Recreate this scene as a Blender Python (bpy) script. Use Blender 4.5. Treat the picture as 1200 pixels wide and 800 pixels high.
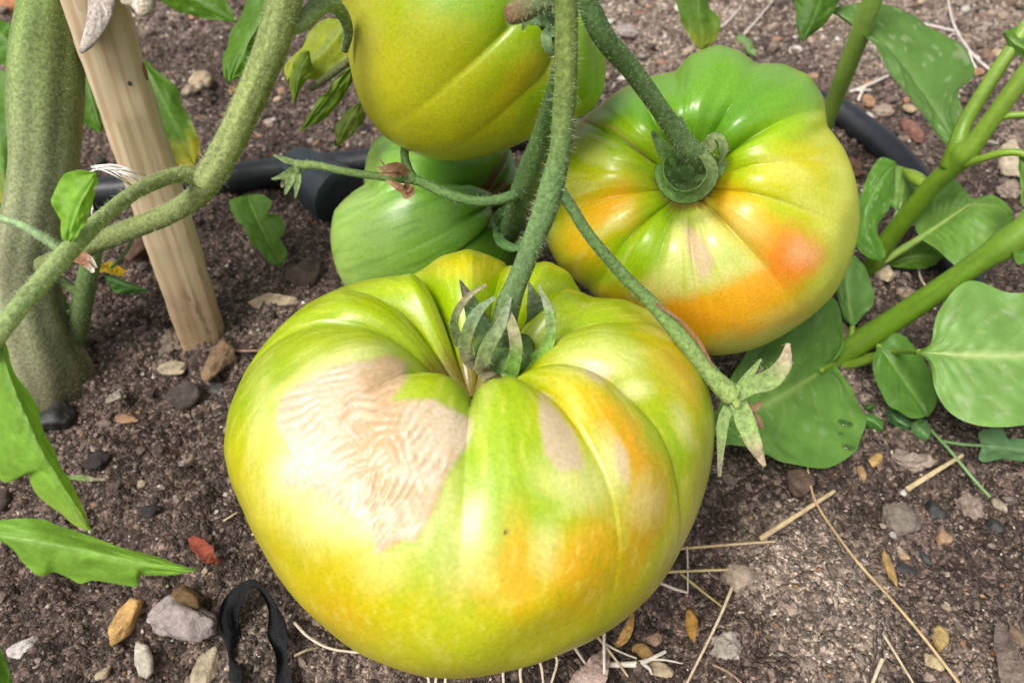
import bpy, math, random
import numpy as np
from mathutils import Vector

random.seed(7)
RNG = np.random.default_rng(11)
for o in list(bpy.data.objects):
    bpy.data.objects.remove(o, do_unlink=True)
SC = bpy.context.scene
COL = SC.collection

# ------------------------------------------------------------------ camera, world, sun, exposure
CAM_H, PITCH, LENS = 0.22, math.radians(46.0), 26.0
FPX = LENS / 36.0 * 1200.0
cam_d = bpy.data.cameras.new('camera')
cam_d.lens = LENS; cam_d.sensor_width = 36.0
cam_d.clip_start = 0.01; cam_d.clip_end = 500.0
cam_d.dof.use_dof = True; cam_d.dof.focus_distance = 0.19; cam_d.dof.aperture_fstop = 20.0
cam = bpy.data.objects.new('camera', cam_d); COL.objects.link(cam)
cam.location = (0, 0, CAM_H); cam.rotation_euler = (math.pi / 2 - PITCH, 0, 0)
SC.camera = cam

SUN_EL, SUN_AZ = math.radians(58), math.radians(-135)      # azimuth measured from +Y towards +X
world = bpy.data.worlds.new('World'); SC.world = world; world.use_nodes = True
wn = world.node_tree.nodes; wl = world.node_tree.links; wn.clear()
sky = wn.new('ShaderNodeTexSky'); sky.sky_type = 'NISHITA'; sky.sun_disc = False
sky.sun_elevation = SUN_EL; sky.sun_rotation = SUN_AZ
sky.air_density = 1.0; sky.dust_density = 4.0; sky.ozone_density = 1.0
hs = wn.new('ShaderNodeHueSaturation'); hs.inputs['Saturation'].default_value = 0.25
bg = wn.new('ShaderNodeBackground'); bg.inputs['Strength'].default_value = 0.11
wo = wn.new('ShaderNodeOutputWorld')
wl.new(sky.outputs[0], hs.inputs['Color']); wl.new(hs.outputs[0], bg.inputs['Color']); wl.new(bg.outputs[0], wo.inputs['Surface'])

sun_d = bpy.data.lights.new('sun', 'SUN'); sun_d.energy = 2.2; sun_d.angle = math.radians(24); sun_d.color = (1.0, 0.955, 0.89)
sun = bpy.data.objects.new('sun', sun_d); COL.objects.link(sun)
sdir = Vector((math.sin(SUN_AZ) * math.cos(SUN_EL), math.cos(SUN_AZ) * math.cos(SUN_EL), math.sin(SUN_EL)))
sun.rotation_euler = sdir.to_track_quat('Z', 'Y').to_euler(); sun.location = sdir * 3

SC.cycles.max_bounces = 6; SC.cycles.diffuse_bounces = 3; SC.cycles.glossy_bounces = 2; SC.cycles.transmission_bounces = 3
SC.view_settings.view_transform = 'Standard'; SC.view_settings.look = 'None'
SC.view_settings.exposure = 0.6; SC.view_settings.gamma = 1.0; SC.view_settings.use_curve_mapping = False

# ------------------------------------------------------------------ pixels <-> places
SP, CP = math.sin(PITCH), math.cos(PITCH)
FW = np.array([0, CP, -SP]); UP = np.array([0, SP, CP]); RT = np.array([1.0, 0, 0]); EYE = np.array([0, 0, CAM_H])

def P(px, py, d):
    return EYE + d * (FW + (px - 600) / FPX * RT + (400 - py) / FPX * UP)

def proj(p):
    q = np.asarray(p, float) - EYE
    d = q @ FW
    return 600 + FPX * (q @ RT) / d, 400 - FPX * (q @ UP) / d, d

# ------------------------------------------------------------------ noise
def _hash(ix, iy, iz, seed):
    n = (ix.astype(np.int64) * 374761393 + iy.astype(np.int64) * 668265263 + iz.astype(np.int64) * 2147483647 + seed * 974711) & 0xFFFFFFFF
    n = ((n ^ (n >> 13)) * 1274126177) & 0xFFFFFFFF
    n = n ^ (n >> 16)
    return (n & 0xFFFFFF) / float(0xFFFFFF)

def noise3(x, y, z=None, seed=0):
    x = np.asarray(x, float); y = np.asarray(y, float)
    z = np.zeros_like(x) if z is None else np.asarray(z, float)
    x0, y0, z0 = np.floor(x), np.floor(y), np.floor(z)
    fx, fy, fz = x - x0, y - y0, z - z0
    fx = fx * fx * (3 - 2 * fx); fy = fy * fy * (3 - 2 * fy); fz = fz * fz * (3 - 2 * fz)
    r = 0
    for a in (0, 1):
        for b in (0, 1):
            for c in (0, 1):
                w = (fx if a else 1 - fx) * (fy if b else 1 - fy) * (fz if c else 1 - fz)
                r = r + w * _hash(x0 + a, y0 + b, z0 + c, seed)
    return r * 2 - 1

def fbm(x, y, z=None, oct=4, seed=0, gain=0.5):
    r = 0; amp = 1; f = 1
    for k in range(oct):
        r = r + amp * noise3(np.asarray(x) * f, np.asarray(y) * f, None if z is None else np.asarray(z) * f, seed + k * 17)
        amp *= gain; f *= 2.03
    return r

def sstep(a, b, x):
    t = np.clip((x - a) / (b - a), 0, 1)
    return t * t * (3 - 2 * t)

def lin(c):
    c = np.asarray(c, float) / 255.0
    return np.where(c <= 0.04045, c / 12.92, ((c + 0.055) / 1.055) ** 2.4)

# ------------------------------------------------------------------ the lie of the soil
BUMPS = []
for (x, y, r, h) in ((-0.010, 0.108, 0.036, 0.0125), (0.096, 0.104, 0.016, 0.008), (0.088, 0.118, 0.010, 0.004), (-0.16, 0.14, 0.04, 0.003), (0.09, 0.62, 0.2, 0.02),
                     (-0.30, 0.50, 0.12, 0.012), (0.13, 0.15, 0.025, 0.004), (-0.06, 0.33, 0.05, -0.006), (0.03, 0.24, 0.06, -0.004)):
    BUMPS.append((x, y, r, h))

def Hmacro(x, y):
    x = np.asarray(x, float); y = np.asarray(y, float)
    h = 0.0035 * fbm(x * 14, y * 14, oct=3, seed=3)
    for (bx, by, r, a) in BUMPS:
        h = h + a * np.exp(-((x - bx) ** 2 + (y - by) ** 2) / (r * r))
    fade = sstep(3.0, 0.9, np.hypot(x, y))
    return h * fade

def G(px, py, lift=0.0):
    r = FW + (px - 600) / FPX * RT + (400 - py) / FPX * UP
    z = lift
    for _ in range(6):
        d = (z - CAM_H) / r[2]
        p = EYE + d * r
        z = float(Hmacro(p[0], p[1])) + lift
    p[2] = z
    return p

def gdepth(px, py):
    return float((G(px, py) - EYE) @ FW)

# ------------------------------------------------------------------ mesh helpers
def new_obj(name, me, parent=None, mat=None):
    o = bpy.data.objects.new(name, me); COL.objects.link(o)
    if parent is not None:
        o.parent = parent
        o.matrix_parent_inverse = parent.matrix_basis.inverted()
    if mat is not None and me is not None:
        if len(me.materials) == 0: me.materials.append(mat)
    return o

def mesh(name, v, f, smooth=True, col=None, attrs=None):
    me = bpy.data.meshes.new(name)
    v = np.asarray(v, np.float32)
    if isinstance(f, np.ndarray):
        n, k = f.shape
        me.vertices.add(len(v)); me.vertices.foreach_set('co', v.ravel())
        me.loops.add(n * k); me.loops.foreach_set('vertex_index', f.astype(np.int32).ravel())
        me.polygons.add(n); me.polygons.foreach_set('loop_start', np.arange(0, n * k, k, dtype=np.int32))
        me.update(calc_edges=True)
    else:
        me.from_pydata([tuple(map(float, q)) for q in v], [], f); me.update()
    me.polygons.foreach_set('use_smooth', np.full(len(me.polygons), smooth))
    if col is not None: set_col(me, col)
    for k, a in (attrs or {}).items():
        at = me.attributes.new(k, 'FLOAT', 'POINT'); at.data.foreach_set('value', np.asarray(a, np.float32).ravel())
    return me

def set_col(me, col):
    at = me.attributes.new('Col', 'FLOAT_COLOR', 'POINT')
    c = np.ones((len(me.vertices), 4), np.float32); c[:, :3] = col
    at.data.foreach_set('color', c.ravel())

def tag(o, label=None, cat=None, group=None, kind=None):
    if label: o['label'] = label
    if cat: o['category'] = cat
    if group: o['group'] = group
    if kind: o['kind'] = kind
    return o

def thing(name, label, cat, loc, group=None):
    o = bpy.data.objects.new(name, None); COL.objects.link(o)
    o.location = tuple(map(float, loc)); o.empty_display_size = 0.01
    bpy.context.view_layer.update()
    return tag(o, label, cat, group)

def grid_faces(nu, nv, wrap=False):
    i = np.arange(nu - 1)[:, None]; j = np.arange(nv if wrap else nv - 1)[None, :]
    j2 = (j + 1) % nv
    a = i * nv + j; b = i * nv + j2; c = (i + 1) * nv + j2; d = (i + 1) * nv + j
    return np.stack([a, b, c, d], -1).reshape(-1, 4)

def spline(pts, n):
    """Catmull-Rom through rows of pts, n samples, even in chord length"""
    p = np.asarray(pts, float)
    if len(p) == 2: return p[0] + (p[1] - p[0]) * np.linspace(0, 1, n)[:, None]
    ext = np.vstack([2 * p[0] - p[1], p, 2 * p[-1] - p[-2]])
    seg = np.linalg.norm(np.diff(p[:, :min(3, p.shape[1])], axis=0), axis=1); cum = np.r_[0, np.cumsum(seg)]
    s = np.linspace(0, cum[-1], n); k = np.clip(np.searchsorted(cum, s, 'right') - 1, 0, len(p) - 2)
    t = ((s - cum[k]) / np.maximum(seg[k], 1e-12))[:, None]
    p0, p1, p2, p3 = ext[k], ext[k + 1], ext[k + 2], ext[k + 3]
    return 0.5 * (2 * p1 + (p2 - p0) * t + (2 * p0 - 5 * p1 + 4 * p2 - p3) * t ** 2 + (3 * p1 - p0 - 3 * p2 + p3) * t ** 3)

# ------------------------------------------------------------------ materials
def nodes_of(m):
    m.use_nodes = True
    nt = m.node_tree; nt.nodes.clear()
    return nt, nt.nodes, nt.links

def N(ns, t, **kw):
    n = ns.new(t)
    for k, v in kw.items():
        if k in n.inputs: n.inputs[k].default_value = v
        else: setattr(n, k, v)
    return n

def mixc(ns, ls, a, b, fac, mode='MIX'):
    m = ns.new('ShaderNodeMix'); m.data_type = 'RGBA'; m.blend_type = mode
    for sock, val in ((m.inputs[0], fac), (m.inputs[6], a), (m.inputs[7], b)):
        if hasattr(val, 'links') or hasattr(val, 'is_linked'): ls.new(val, sock)
        elif isinstance(val, (int, float)): sock.default_value = val
        else: sock.default_value = (*val, 1) if len(val) == 3 else val
    return m.outputs[2]

def ramp(ns, ls, src, stops):
    r = ns.new('ShaderNodeValToRGB'); e = r.color_ramp.elements
    while len(e) < len(stops): e.new(0.5)
    for k, (p, c) in enumerate(stops):
        e[k].position = p; e[k].color = (c, c, c, 1) if isinstance(c, (int, float)) else (*c, 1)
    ls.new(src, r.inputs[0]); return r.outputs[0]

def objco(ns, ls, scale=(1, 1, 1)):
    t = ns.new('ShaderNodeTexCoord'); m = ns.new('ShaderNodeMapping'); m.inputs['Scale'].default_value = scale
    ls.new(t.outputs['Object'], m.inputs[0]); return m.outputs[0]

def bump(ns, ls, h, dist, strength=1.0, normal=None):
    b = ns.new('ShaderNodeBump'); b.inputs['Strength'].default_value = strength; b.inputs['Distance'].default_value = dist
    ls.new(h, b.inputs['Height'])
    if normal is not None: ls.new(normal, b.inputs['Normal'])
    return b.outputs[0]

def math_n(ns, ls, op, a, b=0.0):
    m = ns.new('ShaderNodeMath'); m.operation = op
    for s, v in ((m.inputs[0], a), (m.inputs[1], b)):
        if isinstance(v, (int, float)): s.default_value = v
        else: ls.new(v, s)
    return m.outputs[0]

def mat_soil():
    m = bpy.data.materials.new('soil'); nt, ns, ls = nodes_of(m)
    co = objco(ns, ls)
    n1 = N(ns, 'ShaderNodeTexNoise', Scale=26.0, Detail=6.0, Roughness=0.65); ls.new(co, n1.inputs['Vector'])
    n2 = N(ns, 'ShaderNodeTexNoise', Scale=420.0, Detail=5.0, Roughness=0.7); ls.new(co, n2.inputs['Vector'])
    wv = ns.new('ShaderNodeVectorMath'); wv.operation = 'MULTIPLY_ADD'; ls.new(n2.outputs['Color'], wv.inputs[0]); wv.inputs[1].default_value = (0.0012,) * 3; ls.new(co, wv.inputs[2])
    v1 = N(ns, 'ShaderNodeTexVoronoi', Scale=520.0); ls.new(wv.outputs[0], v1.inputs['Vector'])
    v2 = N(ns, 'ShaderNodeTexVoronoi', Scale=1150.0); ls.new(wv.outputs[0], v2.inputs['Vector'])
    at = N(ns, 'ShaderNodeAttribute', attribute_name='Col')
    c = mixc(ns, ls, (0.55, 0.53, 0.52), (1.4, 1.38, 1.36), ramp(ns, ls, n1.outputs[0], [(0.35, 0.0), (0.68, 1.0)]))
    c = mixc(ns, ls, at.outputs['Color'], c, 1.0, 'MULTIPLY')
    sx = ns.new('ShaderNodeSeparateColor'); ls.new(v1.outputs['Color'], sx.inputs[0])
    sy = ns.new('ShaderNodeSeparateColor'); ls.new(v2.outputs['Color'], sy.inputs[0])
    g1 = ramp(ns, ls, sx.outputs[0], [(0.0, 0.42), (0.55, 0.85), (0.85, 1.5), (1.0, 1.9)])
    g2 = ramp(ns, ls, sy.outputs[0], [(0.0, 0.5), (0.6, 0.9), (0.9, 1.45), (1.0, 2.2)])
    c = mixc(ns, ls, c, g1, 1.0, 'MULTIPLY'); c = mixc(ns, ls, c, g2, 1.0, 'MULTIPLY')
    sp = ramp(ns, ls, sy.outputs[1], [(0.975, 0.0), (0.985, 1.0)])
    c = mixc(ns, ls, c, (0.46, 0.39, 0.31), math_n(ns, ls, 'MULTIPLY', sp, 0.8))
    b = N(ns, 'ShaderNodeBsdfPrincipled', Roughness=0.8)
    b.inputs['Specular IOR Level'].default_value = 0.3
    ls.new(c, b.inputs['Base Color'])
    h = math_n(ns, ls, 'MULTIPLY', v1.outputs['Distance'], -1.0)
    h = math_n(ns, ls, 'ADD', h, math_n(ns, ls, 'MULTIPLY', v2.outputs['Distance'], -0.5))
    h = math_n(ns, ls, 'ADD', h, math_n(ns, ls, 'MULTIPLY', n2.outputs[0], 0.8))
    h = math_n(ns, ls, 'ADD', h, math_n(ns, ls, 'MULTIPLY', sx.outputs[1], 0.5))
    ls.new(bump(ns, ls, h, 0.0022, 1.0), b.inputs['Normal'])
    o = ns.new('ShaderNodeOutputMaterial'); ls.new(b.outputs[0], o.inputs[0]); return m

def mat_attr(name, rough=0.8, nscale=600.0, namp=0.35, bdist=0.0004, spec=0.3, sheen=0.0, trans=0.0, subs=0.0, coat=0.0):
    """colour from the vertex attribute, broken up by noise"""
    m = bpy.data.materials.new(name); nt, ns, ls = nodes_of(m)
    co = objco(ns, ls)
    at = N(ns, 'ShaderNodeAttribute', attribute_name='Col')
    n = N(ns, 'ShaderNodeTexNoise', Scale=nscale, Detail=4.0, Roughness=0.65); ls.new(co, n.inputs['Vector'])
    g = mixc(ns, ls, (1 - namp,) * 3, (1 + namp,) * 3, ramp(ns, ls, n.outputs[0], [(0.3, 0.0), (0.7, 1.0)]))
    c = mixc(ns, ls, at.outputs['Color'], g, 1.0, 'MULTIPLY')
    b = N(ns, 'ShaderNodeBsdfPrincipled', Roughness=rough)
    b.inputs['Specular IOR Level'].default_value = spec
    ls.new(c, b.inputs['Base Color'])
    if sheen:
        b.inputs['Sheen Weight'].default_value = sheen; b.inputs['Sheen Roughness'].default_value = 0.4
        b.inputs['Sheen Tint'].default_value = (0.8, 0.9, 0.65, 1)
    if coat: b.inputs['Coat Weight'].default_value = coat; b.inputs['Coat Roughness'].default_value = 0.27
    if bdist: ls.new(bump(ns, ls, n.outputs[0], bdist, 0.8), b.inputs['Normal'])
    out = b.outputs[0]
    if trans:
        t = ns.new('ShaderNodeBsdfTranslucent'); ls.new(mixc(ns, ls, c, (1.3, 1.35, 0.55), 1.0, 'MULTIPLY'), t.inputs['Color'])
        mx = ns.new('ShaderNodeMixShader'); mx.inputs[0].default_value = trans
        ls.new(b.outputs[0], mx.inputs[1]); ls.new(t.outputs[0], mx.inputs[2]); out = mx.outputs[0]
    o = ns.new('ShaderNodeOutputMaterial'); ls.new(out, o.inputs[0]); return m

def mat_objcol(name, rough=0.75, nscale=300.0, namp=0.4, bdist=0.0005, spec=0.35, dark=None, stretch=(1, 1, 1)):
    m = bpy.data.materials.new(name); nt, ns, ls = nodes_of(m)
    co = objco(ns, ls, stretch)
    oi = ns.new('ShaderNodeObjectInfo')
    n = N(ns, 'ShaderNodeTexNoise', Scale=nscale, Detail=6.0, Roughness=0.68); ls.new(co, n.inputs['Vector'])
    n2 = N(ns, 'ShaderNodeTexNoise', Scale=nscale * 6, Detail=3.0, Roughness=0.7); ls.new(co, n2.inputs['Vector'])
    g = mixc(ns, ls, (1 - namp,) * 3, (1 + namp,) * 3, ramp(ns, ls, n.outputs[0], [(0.3, 0.0), (0.7, 1.0)]))
    c = mixc(ns, ls, oi.outputs['Color'], g, 1.0, 'MULTIPLY')
    if dark: c = mixc(ns, ls, c, dark, math_n(ns, ls, 'MULTIPLY', ramp(ns, ls, n.outputs[0], [(0.52, 0.0), (0.66, 1.0)]), 0.75))
    c = mixc(ns, ls, c, (0.55, 0.52, 0.48), math_n(ns, ls, 'MULTIPLY', ramp(ns, ls, n2.outputs[0], [(0.64, 0.0), (0.74, 1.0)]), 0.22))
    b = N(ns, 'ShaderNodeBsdfPrincipled', Roughness=rough); b.inputs['Specular IOR Level'].default_value = spec
    ls.new(c, b.inputs['Base Color'])
    h = math_n(ns, ls, 'ADD', n.outputs[0], math_n(ns, ls, 'MULTIPLY', n2.outputs[0], 0.3))
    ls.new(bump(ns, ls, h, bdist, 0.8), b.inputs['Normal'])
    o = ns.new('ShaderNodeOutputMaterial'); ls.new(b.outputs[0], o.inputs[0]); return m

def mat_tomato():
    m = bpy.data.materials.new('tomato_skin'); nt, ns, ls = nodes_of(m)
    co = objco(ns, ls)
    at = N(ns, 'ShaderNodeAttribute', attribute_name='Col')
    sc = N(ns, 'ShaderNodeAttribute', attribute_name='scald')
    pa = N(ns, 'ShaderNodeAttribute', attribute_name='pale')
    wr = N(ns, 'ShaderNodeAttribute', attribute_name='wrinkle')
    n1 = N(ns, 'ShaderNodeTexNoise', Scale=55.0, Detail=5.0, Roughness=0.6); ls.new(co, n1.inputs['Vector'])
    n2 = N(ns, 'ShaderNodeTexNoise', Scale=1100.0, Detail=3.0, Roughness=0.6); ls.new(co, n2.inputs['Vector'])
    n3 = N(ns, 'ShaderNodeTexVoronoi', Scale=900.0); n3.feature = 'F1'; ls.new(co, n3.inputs['Vector'])
    c = mixc(ns, ls, at.outputs['Color'], mixc(ns, ls, (0.86, 0.90, 0.8), (1.12, 1.08, 1.15), n1.outputs[0]), 1.0, 'MULTIPLY')
    c = mixc(ns, ls, c, mixc(ns, ls, (0.88, 0.9, 0.75), (1.14, 1.1, 1.3), ramp(ns, ls, n2.outputs[0], [(0.3, 0.0), (0.7, 1.0)])), 1.0, 'MULTIPLY')
    dots = ramp(ns, ls, n3.outputs['Distance'], [(0.10, 1.0), (0.22, 0.0)])
    c = mixc(ns, ls, c, (0.75, 0.70, 0.30), math_n(ns, ls, 'MULTIPLY', dots, 0.16))
    # fold lines of the papery scalded skin
    c = mixc(ns, ls, c, (0.55, 0.31, 0.16), math_n(ns, ls, 'MULTIPLY', math_n(ns, ls, 'MULTIPLY', ramp(ns, ls, wr.outputs['Fac'], [(0.42, 0.0), (0.85, 1.0)]), sc.outputs['Fac']), 0.55))
    b = N(ns, 'ShaderNodeBsdfPrincipled', Roughness=0.3); b.inputs['Specular IOR Level'].default_value = 0.5
    b.inputs['Subsurface Weight'].default_value = 0.18; b.inputs['Subsurface Radius'].default_value = (1.0, 0.8, 0.25); b.inputs['Subsurface Scale'].default_value = 0.006
    b.inputs['Coat Weight'].default_value = 0.2; b.inputs['Coat Roughness'].default_value = 0.2
    ls.new(c, b.inputs['Base Color'])
    r = math_n(ns, ls, 'ADD', math_n(ns, ls, 'MULTIPLY', n1.outputs[0], 0.16), 0.28)
    r = math_n(ns, ls, 'ADD', r, math_n(ns, ls, 'MULTIPLY', sc.outputs['Fac'], 0.12)); ls.new(r, b.inputs['Roughness'])
    nb = bump(ns, ls, n2.outputs[0], 0.00012, 0.6)
    nb = bump(ns, ls, n1.outputs[0], 0.0012, 0.35, nb)
    ls.new(nb, b.inputs['Normal'])
    o = ns.new('ShaderNodeOutputMaterial'); ls.new(b.outputs[0], o.inputs[0]); return m

def mat_wood():
    m = bpy.data.materials.new('stake_wood'); nt, ns, ls = nodes_of(m)
    co = objco(ns, ls, (1, 1, 0.06))
    n = N(ns, 'ShaderNodeTexNoise', Scale=260.0, Detail=6.0, Roughness=0.6); ls.new(co, n.inputs['Vector'])
    w = N(ns, 'ShaderNodeTexWave', Scale=70.0, Distortion=5.0, Detail=3.0); w.inputs['Detail Scale'].default_value = 2.0; ls.new(co, w.inputs['Vector'])
    n2 = N(ns, 'ShaderNodeTexNoise', Scale=160.0, Detail=5.0, Roughness=0.7)
    ls.new(objco(ns, ls, (1, 1, 0.35)), n2.inputs['Vector'])
    n4 = N(ns, 'ShaderNodeTexNoise', Scale=30.0, Detail=3.0); ls.new(objco(ns, ls, (1, 1, 0.2)), n4.inputs['Vector'])
    c = mixc(ns, ls, (0.47, 0.35, 0.21), (0.62, 0.50, 0.33), ramp(ns, ls, n.outputs[0], [(0.3, 0.0), (0.7, 1.0)]))
    c = mixc(ns, ls, c, (0.36, 0.22, 0.11), math_n(ns, ls, 'MULTIPLY', ramp(ns, ls, w.outputs['Fac'], [(0.55, 0.0), (0.95, 1.0)]), 0.45))
    spk = math_n(ns, ls, 'MULTIPLY', ramp(ns, ls, n2.outputs[0], [(0.54, 0.0), (0.62, 1.0)]), ramp(ns, ls, n4.outputs[0], [(0.47, 0.0), (0.58, 1.0)]))
    c = mixc(ns, ls, c, (0.16, 0.09, 0.06), math_n(ns, ls, 'MULTIPLY', spk, 0.7))
    at = N(ns, 'ShaderNodeAttribute', attribute_name='Col')
    c = mixc(ns, ls, c, at.outputs['Color'], 1.0, 'MULTIPLY')
    b = N(ns, 'ShaderNodeBsdfPrincipled', Roughness=0.65); ls.new(c, b.inputs['Base Color'])
    ls.new(bump(ns, ls, n.outputs[0], 0.0005, 0.8), b.inputs['Normal'])
    o = ns.new('ShaderNodeOutputMaterial'); ls.new(b.outputs[0], o.inputs[0]); return m

M = dict(
    soil=mat_soil(),
    crumb=mat_attr('soil_crumb', rough=0.85, nscale=1200, namp=0.45, bdist=0.0006, spec=0.3),
    tomato=mat_tomato(),
    stem=mat_attr('hairy_stem', rough=0.6, nscale=900, namp=0.42, bdist=0.0005, sheen=0.0, spec=0.15),
    weedstem=mat_attr('smooth_stem', rough=0.42, nscale=350, namp=0.14, bdist=0.0002, spec=0.4),
    leaf=mat_attr('leaf', rough=0.48, nscale=420, namp=0.16, bdist=0.0004, spec=0.25, trans=0.28),
    weedleaf=mat_attr('weed_leaf', rough=0.42, nscale=260, namp=0.10, bdist=0.00025, spec=0.25, trans=0.25),
    sepal=mat_attr('sepal', rough=0.6, nscale=700, namp=0.4, bdist=0.0005, sheen=0.0, spec=0.15, trans=0.12),
    hair=mat_attr('plant_hair', rough=0.5, nscale=200, namp=0.1, bdist=0, trans=0.35),
    stone=mat_objcol('stone', rough=0.8, nscale=260, namp=0.5, bdist=0.0016, spec=0.25),
    straw=mat_objcol('straw', rough=0.6, nscale=300, namp=0.3, bdist=0.0003),
    char=mat_objcol('charcoal', rough=0.5, nscale=200, namp=0.6, bdist=0.0010, spec=0.5),
    wood=mat_wood(),
    hose=mat_objcol('hose_plastic', rough=0.38, nscale=120, namp=0.35, bdist=0.0002, spec=0.5),
)

# ------------------------------------------------------------------ generic shapes
def tube(name, parent, pts, radii_px, mat, col, sides=16, n=None, px=True, ripple=0.05, hairs=0, hair_len=0.0011, cap=True, seed=0,
         flat=1.0, hcol=(0.62, 0.68, 0.5), ridge=0.0):
    """pts (px, py, depth) and radii in pixels, or world points and metres"""
    if px:
        w = np.array([P(*q) for q in pts]); rad = np.array([r * q[2] / FPX for r, q in zip(radii_px, pts)])
    else:
        w = np.array(pts, float); rad = np.array(radii_px, float)
    L = np.linalg.norm(np.diff(w, axis=0), axis=1).sum()
    n = n or int(max(10, min(90, L / max(rad.mean() * 0.45, 0.0004))))
    s = spline(np.c_[w, rad], n); c = s[:, :3]; r = np.maximum(s[:, 3], 0.00015)
    t = np.gradient(c, axis=0); t /= np.linalg.norm(t, axis=1)[:, None]
    u = np.cross(t[0], [0.3, 0.2, 0.9]); u /= np.linalg.norm(u); U = []
    for k in range(n):
        u = u - t[k] * (u @ t[k]); u /= np.linalg.norm(u); U.append(u)
    U = np.array(U); V = np.cross(t, U)
    a = np.linspace(0, 2 * math.pi, sides, endpoint=False)
    rr = r[:, None] * (1 + ripple * fbm(np.cos(a)[None, :] * 1.3 + seed * 9.1, np.sin(a)[None, :] * 1.3, np.linspace(0, L / max(rad.mean(), 1e-6) * 0.35, n)[:, None] + 0 * a[None, :], oct=2, seed=seed))
    if ridge:
        rg = np.sin(a[None, :] * 5 + 0.6 * np.sin(np.linspace(0, 9, n))[:, None] + seed) * np.sin(a[None, :] * 3 + 1.0)
        rr = rr * (1 + ridge * rg)
    nrm = np.cos(a)[None, :, None] * U[:, None, :] + flat * np.sin(a)[None, :, None] * V[:, None, :]
    v = (c[:, None, :] + rr[..., None] * nrm).reshape(-1, 3)
    f = grid_faces(n, sides, True)[:, ::-1]
    cc = np.asarray(col, float)
    if cc.ndim == 1:
        cols = np.repeat(cc[None, :], len(v), 0)
    else:      # gradient along the length
        x = np.linspace(0, 1, len(cc)); q = np.linspace(0, 1, n)
        cols = np.repeat(np.stack([np.interp(q, x, cc[:, k]) for k in range(3)], 1), sides, 0)
    st = 1 + 0.16 * fbm(np.tile(a * 2.2, n), np.repeat(np.linspace(0, L * 60, n), sides), oct=2, seed=seed + 5)
    cols = cols * st[:, None]
    if ridge: cols = cols * (1 + 0.38 * rg.reshape(-1, 1))
    # end caps: rings shrunk to a rounded point
    k = len(v)
    if cap:
        v = np.vstack([v, c[0] - t[0] * r[0] * 0.35, c[-1] + t[-1] * r[-1] * 0.35])
        cols = np.vstack([cols, cols[0], cols[-1]])
        i = np.arange(sides); j = (i + 1) % sides
        tri = [np.stack([np.full(sides, k), i, j, j], 1)[:, :3], np.stack([np.full(sides, k + 1), (n - 1) * sides + j, (n - 1) * sides + i], 1)]
        me = mesh(name, v, [tuple(map(int, q)) for q in f] + [tuple(map(int, q)) for q in np.vstack(tri)], True, cols)
    else:
        me = mesh(name, v, f, True, cols)
    o = new_obj(name, me, parent, mat)
    if hairs:
        hair_coat(o, c, U, V, r, hairs, hair_len, seed, hcol)
    return o, c

def hair_coat(o, c, U, V, r, count, ln, seed, hcol):
    g = np.random.default_rng(seed + 100); n = len(c)
    q = g.uniform(0, n - 1.001, count); k = q.astype(int); fr = (q - k)[:, None]
    a = g.uniform(0, 2 * math.pi, count)
    ce = c[k] * (1 - fr) + c[k + 1] * fr
    nn = np.cos(a)[:, None] * U[k] + np.sin(a)[:, None] * V[k]
    root = ce + nn * (r[k] * 0.96)[:, None]
    d = nn + g.normal(0, 0.28, (count, 3)); d /= np.linalg.norm(d, axis=1)[:, None]
    l = ln * g.uniform(0.35, 1.0, count) ** 1.5 * g.choice([1, 1, 1, 1.7], count)
    side = np.cross(d, g.normal(0, 1, (count, 3))); side /= np.linalg.norm(side, axis=1)[:, None]
    side2 = np.cross(d, side); w = 0.000045
    tip = root + d * l[:, None] + g.normal(0, 0.08, (count, 3)) * l[:, None]
    v = np.stack([root + side * w, root - side * w * 0.5 + side2 * w * .87, root - side * w * 0.5 - side2 * w * .87, tip], 1).reshape(-1, 3)
    b = np.arange(count) * 4
    f = np.vstack([np.stack([b, b + 1, b + 3], 1), np.stack([b + 1, b + 2, b + 3], 1), np.stack([b + 2, b, b + 3], 1)])
    me = mesh('hairs', v, f, False, np.repeat(np.array([hcol]), len(v), 0))
    h = new_obj('hairs', me, o, M['hair']); tag(h, kind='stuff')

def resample(pts, n):
    p = spline(pts, max(60, n * 3))
    s = np.r_[0, np.cumsum(np.linalg.norm(np.diff(p, axis=0), axis=1))]; s /= s[-1]
    q = np.linspace(0, 1, n)
    return np.stack([np.interp(q, s, p[:, k]) for k in range(p.shape[1])], 1)

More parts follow.
